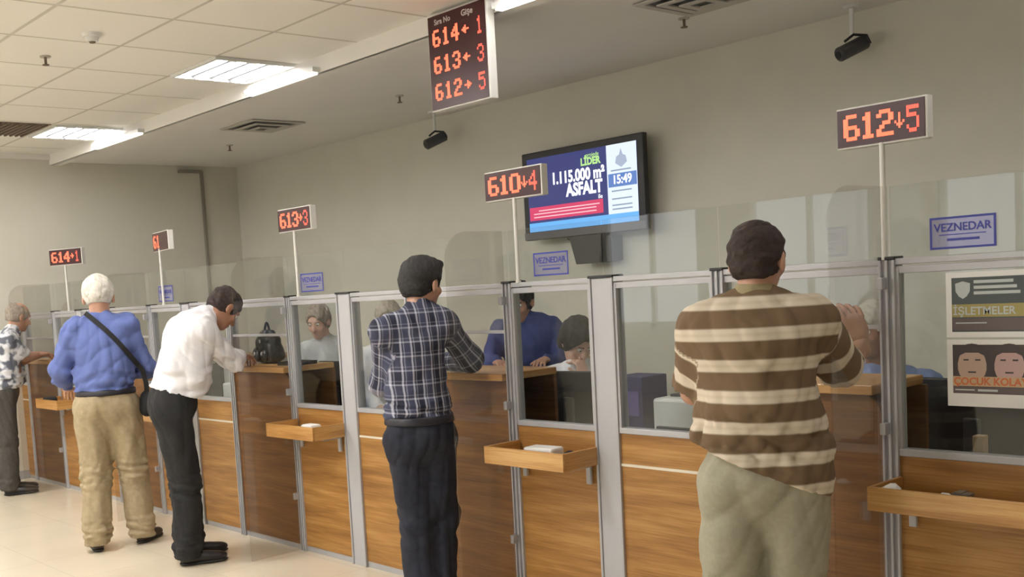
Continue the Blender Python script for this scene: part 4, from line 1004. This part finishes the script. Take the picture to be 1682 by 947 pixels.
clerk('clerk in pale grey shirt seated behind the window right of the black handbag', (-6.55, 4.72),
      sitJ(.0, -.05, -.05, 1.42, .0, dict(pelvis=(0, .05, .68), chest=(0, .02, 1.02), neck=(-.01, 0, 1.22), shL=(-.18, 0, 1.16), shR=(.18, 0, 1.16), elL=(-.23, -.1, .93), elR=(.23, -.1, .93), hipL=(-.09, 0, .64), hipR=(.09, 0, .64))),
      shirt='palegrey', hairmat='hairgrey', hairth=.014, look=(205, 20, 0), away=(-.81, .58), skin='skinpale', **HD)
clerk('seated clerk in white shirt seen between the wide post and the plaid customer', (-5.76, 4.70),
      sitJ(.0, .0, -.06, 1.42, .0, dict(pelvis=(0, .05, .68), chest=(0, .02, 1.0), neck=(0, 0, 1.19), shL=(-.17, 0, 1.13), shR=(.17, 0, 1.13), elL=(-.22, -.1, .9), elR=(.22, -.1, .9), hipL=(-.09, 0, .64), hipR=(.09, 0, .64))),
      shirt='whiteshirt', hairmat='hairgrey', hairth=.013, look=(190, 15, 0), away=(-.77, .63), skin='skinpale', **HD)

# ------------------------------------------------------------------ handbag and things on the counter
def handbag():
    c = (-6.0, D+.20); t = thing('handbag', 'small black leather handbag with top handle and silver buckles on the counter', 'bag', (c[0], c[1], CTOP))
    I3 = ((1, 0, 0), (0, 1, 0)); F1 = np.array(I3, float); z = CTOP
    b = Blob(); b.cone((-.09, 0, z+.06), (.09, 0, z+.06), .060, None, .02).cone((-.055, 0, z+.14), (.055, 0, z+.14), .055, None, .04).cone((-.02, 0, z+.19), (.02, 0, z+.19), .035, None, .04)
    b.cut((0, 0, z+.002), (0, 0, -1)); b.disp = wrinkle(.006, 3, (30, 30, 30)); mk('bag_body', b.mesh(.007), M['bagm'], t, F1, c)
    b = Blob(); b.ell((-.045, -.06, z+.055), (.036, .022, .040), None, .01).ell((.045, -.06, z+.055), (.036, .022, .040), None, .01); mk('front_pockets', b.mesh(.006), M['bagm'], t, F1, c)
    g = G().tube([(c[0]-.035+.07*k/10, c[1], z+.205+.065*math.sin(k*math.pi/10)) for k in range(11)], .008); g.out('handle', M['bagm'], t)
    g = G()
    for dx, dz in ((-.045, .07), (.045, .07), (.0, .15)): g.box(c[0]+dx-.010, c[0]+dx+.010, c[1]-.088 if dz < .1 else c[1]-.066, c[1]-.080 if dz < .1 else c[1]-.050, z+dz-.012, z+dz+.012, .003)
    g.out('buckles', M['silver'], t)
M['bagm'] = mat('black bag leather', (.014, .014, .013), .32); M['silver'] = mat('silver metal', (.6, .6, .6), .25, .9)
handbag()
t = thing('document_tray', 'flat black document tray right of the handbag', 'tray', (-5.62, D+.16, CTOP))
G().box(-5.72, -5.53, D+.08, D+.26, CTOP, CTOP+.006, .002).out('tray_base', M['black'], t)
G().box(-5.72, -5.53, D+.08, D+.086, CTOP+.006, CTOP+.022).box(-5.72, -5.53, D+.254, D+.26, CTOP+.006, CTOP+.022).box(-5.72, -5.714, D+.086, D+.254, CTOP+.006, CTOP+.022).box(-5.536, -5.53, D+.086, D+.254, CTOP+.006, CTOP+.022).out('rim', M['black'], t)

# ------------------------------------------------------------------ back office: desks, monitors, devices
M['desk'] = wood('pale desk laminate', (.40, .26, .13), (.52, .36, .19), (.60, .43, .25)); M['deskgrey'] = mat('grey desk laminate', (.40, .40, .41), .4)
def desk(x0, x1, label):
    t = thing('clerk_desk', label, 'desk', ((x0+x1)/2, D+.9, 0), 'clerk desks')
    y0, y1 = D+.38, D+.84
    G().box(x0, x1, y0, y1, .722, .75, .003).out('desktop', M['deskgrey'], t)
    G().box(x0+.02, x1-.02, y0, y0+.02, .1, .722).out('modesty_panel', M['door'], t)
    for x in (x0+.02, x1-.045): G().box(x, x+.025, y0+.03, y1-.05, 0, .722, .002).out('leg', M['door'], t)
def monitor(x, y, rz, label, wd=.46, z=.75, tall=.30):
    t = thing('monitor', label, 'monitor', (x, y, z), 'clerk monitors'); P_ = Vector((x, y, 0)); h = wd/2
    G().box(x-h, x+h, y-.015, y+.015, z+.085, z+.085+tall, .006).rotz(P_, rz).out('housing', M['black'], t)
    G().box(x-h+.012, x+h-.012, y+.015, y+.017, z+.10, z+.075+tall).rotz(P_, rz).out('screen', M['monscr'], t)
    G().box(x-.03, x+.03, y-.035, y-.015, z+.01, z+.22, .004).rotz(P_, rz).out('stand_neck', M['dgrey'], t)
    G().cyl((x, y-.02, z), (x, y-.02, z+.012), .10, .095, 28).out('stand_foot', M['dgrey'], t)
M['monscr'] = emis('office screen', (.25, .35, .5), .5)
names_ = ['at the far end', 'behind the man in blue shirt', 'behind the black handbag', 'of the dark-haired seated clerk', 'of the grey-haired clerk at right']
for i, s in enumerate(SL): desk(s-.75, s+.95, 'grey office desk ' + names_[i])
monitor(-3.70, 4.22, .10, 'black monitor seen from behind in front of the dark-haired seated clerk', .50, .75, .27)
monitor(-1.70, 4.20, -.12, 'black monitor seen from behind at the right window under the posters', .52, .75, .28)
monitor(-5.72, 4.20, .0, 'black monitor edge seen left of the wide post', .40, .75, .30)
monitor(-7.45, 4.20, .0, 'black monitor behind the man in blue shirt', .42, .75, .26)
def keyboard(x, y, label):
    t = thing('keyboard', label, 'keyboard', (x, y, .75), 'keyboards')
    G().box(x-.2, x+.2, y-.07, y+.07, .75, .768, .004).out('base', M['dgrey'], t)
    g = G()
    for r in range(4):
        g.box(x-.185, x+.185, y-.055+r*.028, y-.033+r*.028, .768, .774, .002)
    g.out('key_rows', M['black'], t)
keyboard(-3.72, 4.38, 'dark keyboard in front of the dark-haired clerk'); keyboard(-1.75, 4.38, 'dark keyboard in front of the grey-haired clerk')
def printer(x, y, z, w_, d_, h_, label, m='white'):
    t = thing('printer', label, 'printer', (x, y, z), 'counter printers')
    G().box(x-w_/2, x+w_/2, y-d_/2, y+d_/2, z, z+h_, .015).out('housing', M[m], t)
    G().box(x-w_*.38, x+w_*.38, y-d_/2-.02, y-d_/2+.004, z+h_*.25, z+h_*.45, .003).out('paper_slot', M['dgrey'], t)
    G().box(x-w_*.35, x+w_*.35, y-d_*.1, y+d_*.3, z+h_, z+h_+.012, .003).out('lid', M['dgrey'], t)
printer(-6.10, 4.24, .75, .30, .26, .30, 'white printer behind the window right of the handbag')
printer(-3.02, 4.28, .75, .26, .22, .24, 'pale grey document device beside the dark blue box')
printer(-7.10, 4.28, .75, .22, .22, .20, 'small white device seen below the bending man', 'white')
M['boxblue'] = noisy('dark violet blue card', (.035, .03, .10), (.06, .05, .15), 6, rough=.6)
t = thing('file_box', 'dark violet blue file box behind the wide window', 'box', (-3.30, 4.26, .75))
G().box(-3.38, -3.20, 4.16, 4.36, .75, 1.09, .004).out('box_body', M['boxblue'], t)
G().box(-3.36, -3.22, 4.157, 4.16, .90, 1.02).out('spine_label', mat('violet print', (.12, .09, .28), .6), t)
def phone(x, y, label):
    t = thing('desk_phone', label, 'telephone', (x, y, .75), 'desk telephones')
    G().prism([(y-.09, .75), (y+.10, .75), (y+.10, .83), (y-.09, .775)], 'x', x-.09, x+.09, .004).out('base', M['black'], t)
    G().tube([(x-.07, y-.08, .80), (x-.07, y-.03, .845), (x-.07, y+.04, .862), (x-.07, y+.09, .855)], .02).out('handset', M['black'], t)
    g = G()
    for r in range(4):
        for c in range(3): g.box(x-.01+c*.028, x+.01+c*.028, y-.06+r*.03, y-.042+r*.03, .785+r*.011, .795+r*.011)
    g.out('keys', M['dgrey'], t)
phone(-2.70, 4.25, 'black desk telephone left of the striped customer'); phone(-1.30, 4.25, 'black desk telephone right of the monitor at right')
g = G().box(-1.97, -1.87, 4.13, 4.15, .75, .885, .004); tag(g.out('card_holder', M['paper'], None, (-1.92, 4.14, .75)), 'small pale card standing under the right monitor', 'card')
g = G().box(-1.64, -1.60, 4.02, 4.06, .75, .93, .004); tag(g.out('marker_box', M['psand'], None, (-1.62, 4.04, .75)), 'tan narrow box standing by the right window', 'box')
g = G().box(-5.50, -5.36, 4.10, 4.32, .75, .80, .004); tag(g.out('paper_stack', M['paper'], None, (-5.53, 4.48, .75)), 'white paper pile left of the wide post on the desk', 'paper')
# low cabinets at the back with wooden tops
def cabinet(x0, x1, label):
    t = thing('low_cabinet', label, 'cabinet', ((x0+x1)/2, BACKY-.25, 0), 'low cabinets at the back wall')
    y0 = BACKY-.47
    G().box(x0, x1, y0+.02, BACKY-.015, .06, .98).out('cabinet_body', M['door'], t)
    G().box(x0-.01, x1+.01, y0, BACKY-.015, .98, 1.01, .003).out('cabinet_top', M['desk'], t)
    n_ = 2; w_ = (x1-x0)/n_
    for k in range(n_):
        d_ = G().box(x0+k*w_+.004, x0+(k+1)*w_-.004, y0, y0+.02, .07, .97, .002).out('door', M['door'], t)
        G().cyl((x0+(k+.85 if k == 0 else k+.15)*w_, y0-.02, .6), (x0+(k+.85 if k == 0 else k+.15)*w_, y0-.02, .75), .006).out('handle', M['alu'], d_)
    G().box(x0, x1, y0+.04, BACKY-.015, 0, .06).out('plinth', M['dgrey'], t)
for x0, x1, lb in ((-8.4, -7.45, 'low grey cabinet with wooden top seen right of the handbag'), (-6.3, -5.2, 'low grey cabinet with wooden top behind the clerk in blue'), (-9.9, -8.9, 'low grey cabinet with wooden top in the far corner')): cabinet(x0, x1, lb)
# office chairs
def chair(x, y, label):
    t = thing('office_chair', label, 'chair', (x, y, 0), 'clerk office chairs')
    I_ = np.array(((1, 0, 0), (0, 1, 0)), float)
    mk('seat', Blob().cone((-.15, 0, .44), (.15, 0, .44), .05, None, .02).cone((-.15, .2, .44), (.15, .2, .44), .05, None, .06).cone((-.14, -.18, .44), (.14, -.18, .44), .05, None, .08).mesh(.02), M['black'], t, I_, (x, y))
    mk('backrest', Blob().cone((-.15, .27, .72), (.15, .27, .72), .04, None, .02).cone((-.16, .29, .92), (.16, .29, .92), .035, None, .10).cone((-.15, .27, .60), (.15, .27, .60), .035, None, .08).mesh(.02), M['black'], t, I_, (x, y))
    G().cyl((x, y, .08), (x, y, .42), .03).out('gas_column', M['dgrey'], t)
    for k in range(5):
        a = k*2*math.pi/5; e = (x+.27*math.cos(a), y+.27*math.sin(a), .055)
        l_ = G().cyl((x, y, .09), e, .022, .016, 8).out('base_arm', M['dgrey'], t); G().ball((e[0], e[1], .03), .03, n=10).out('caster', M['black'], l_)
    G().box(x-.03, x+.03, y+.20, y+.25, .36, .62, .01).out('back_bar', M['dgrey'], t)
chair(-4.16, 4.93, 'black office chair of the dark-haired seated clerk'); chair(-2.30, 4.95, 'black office chair of the grey-haired clerk at right')
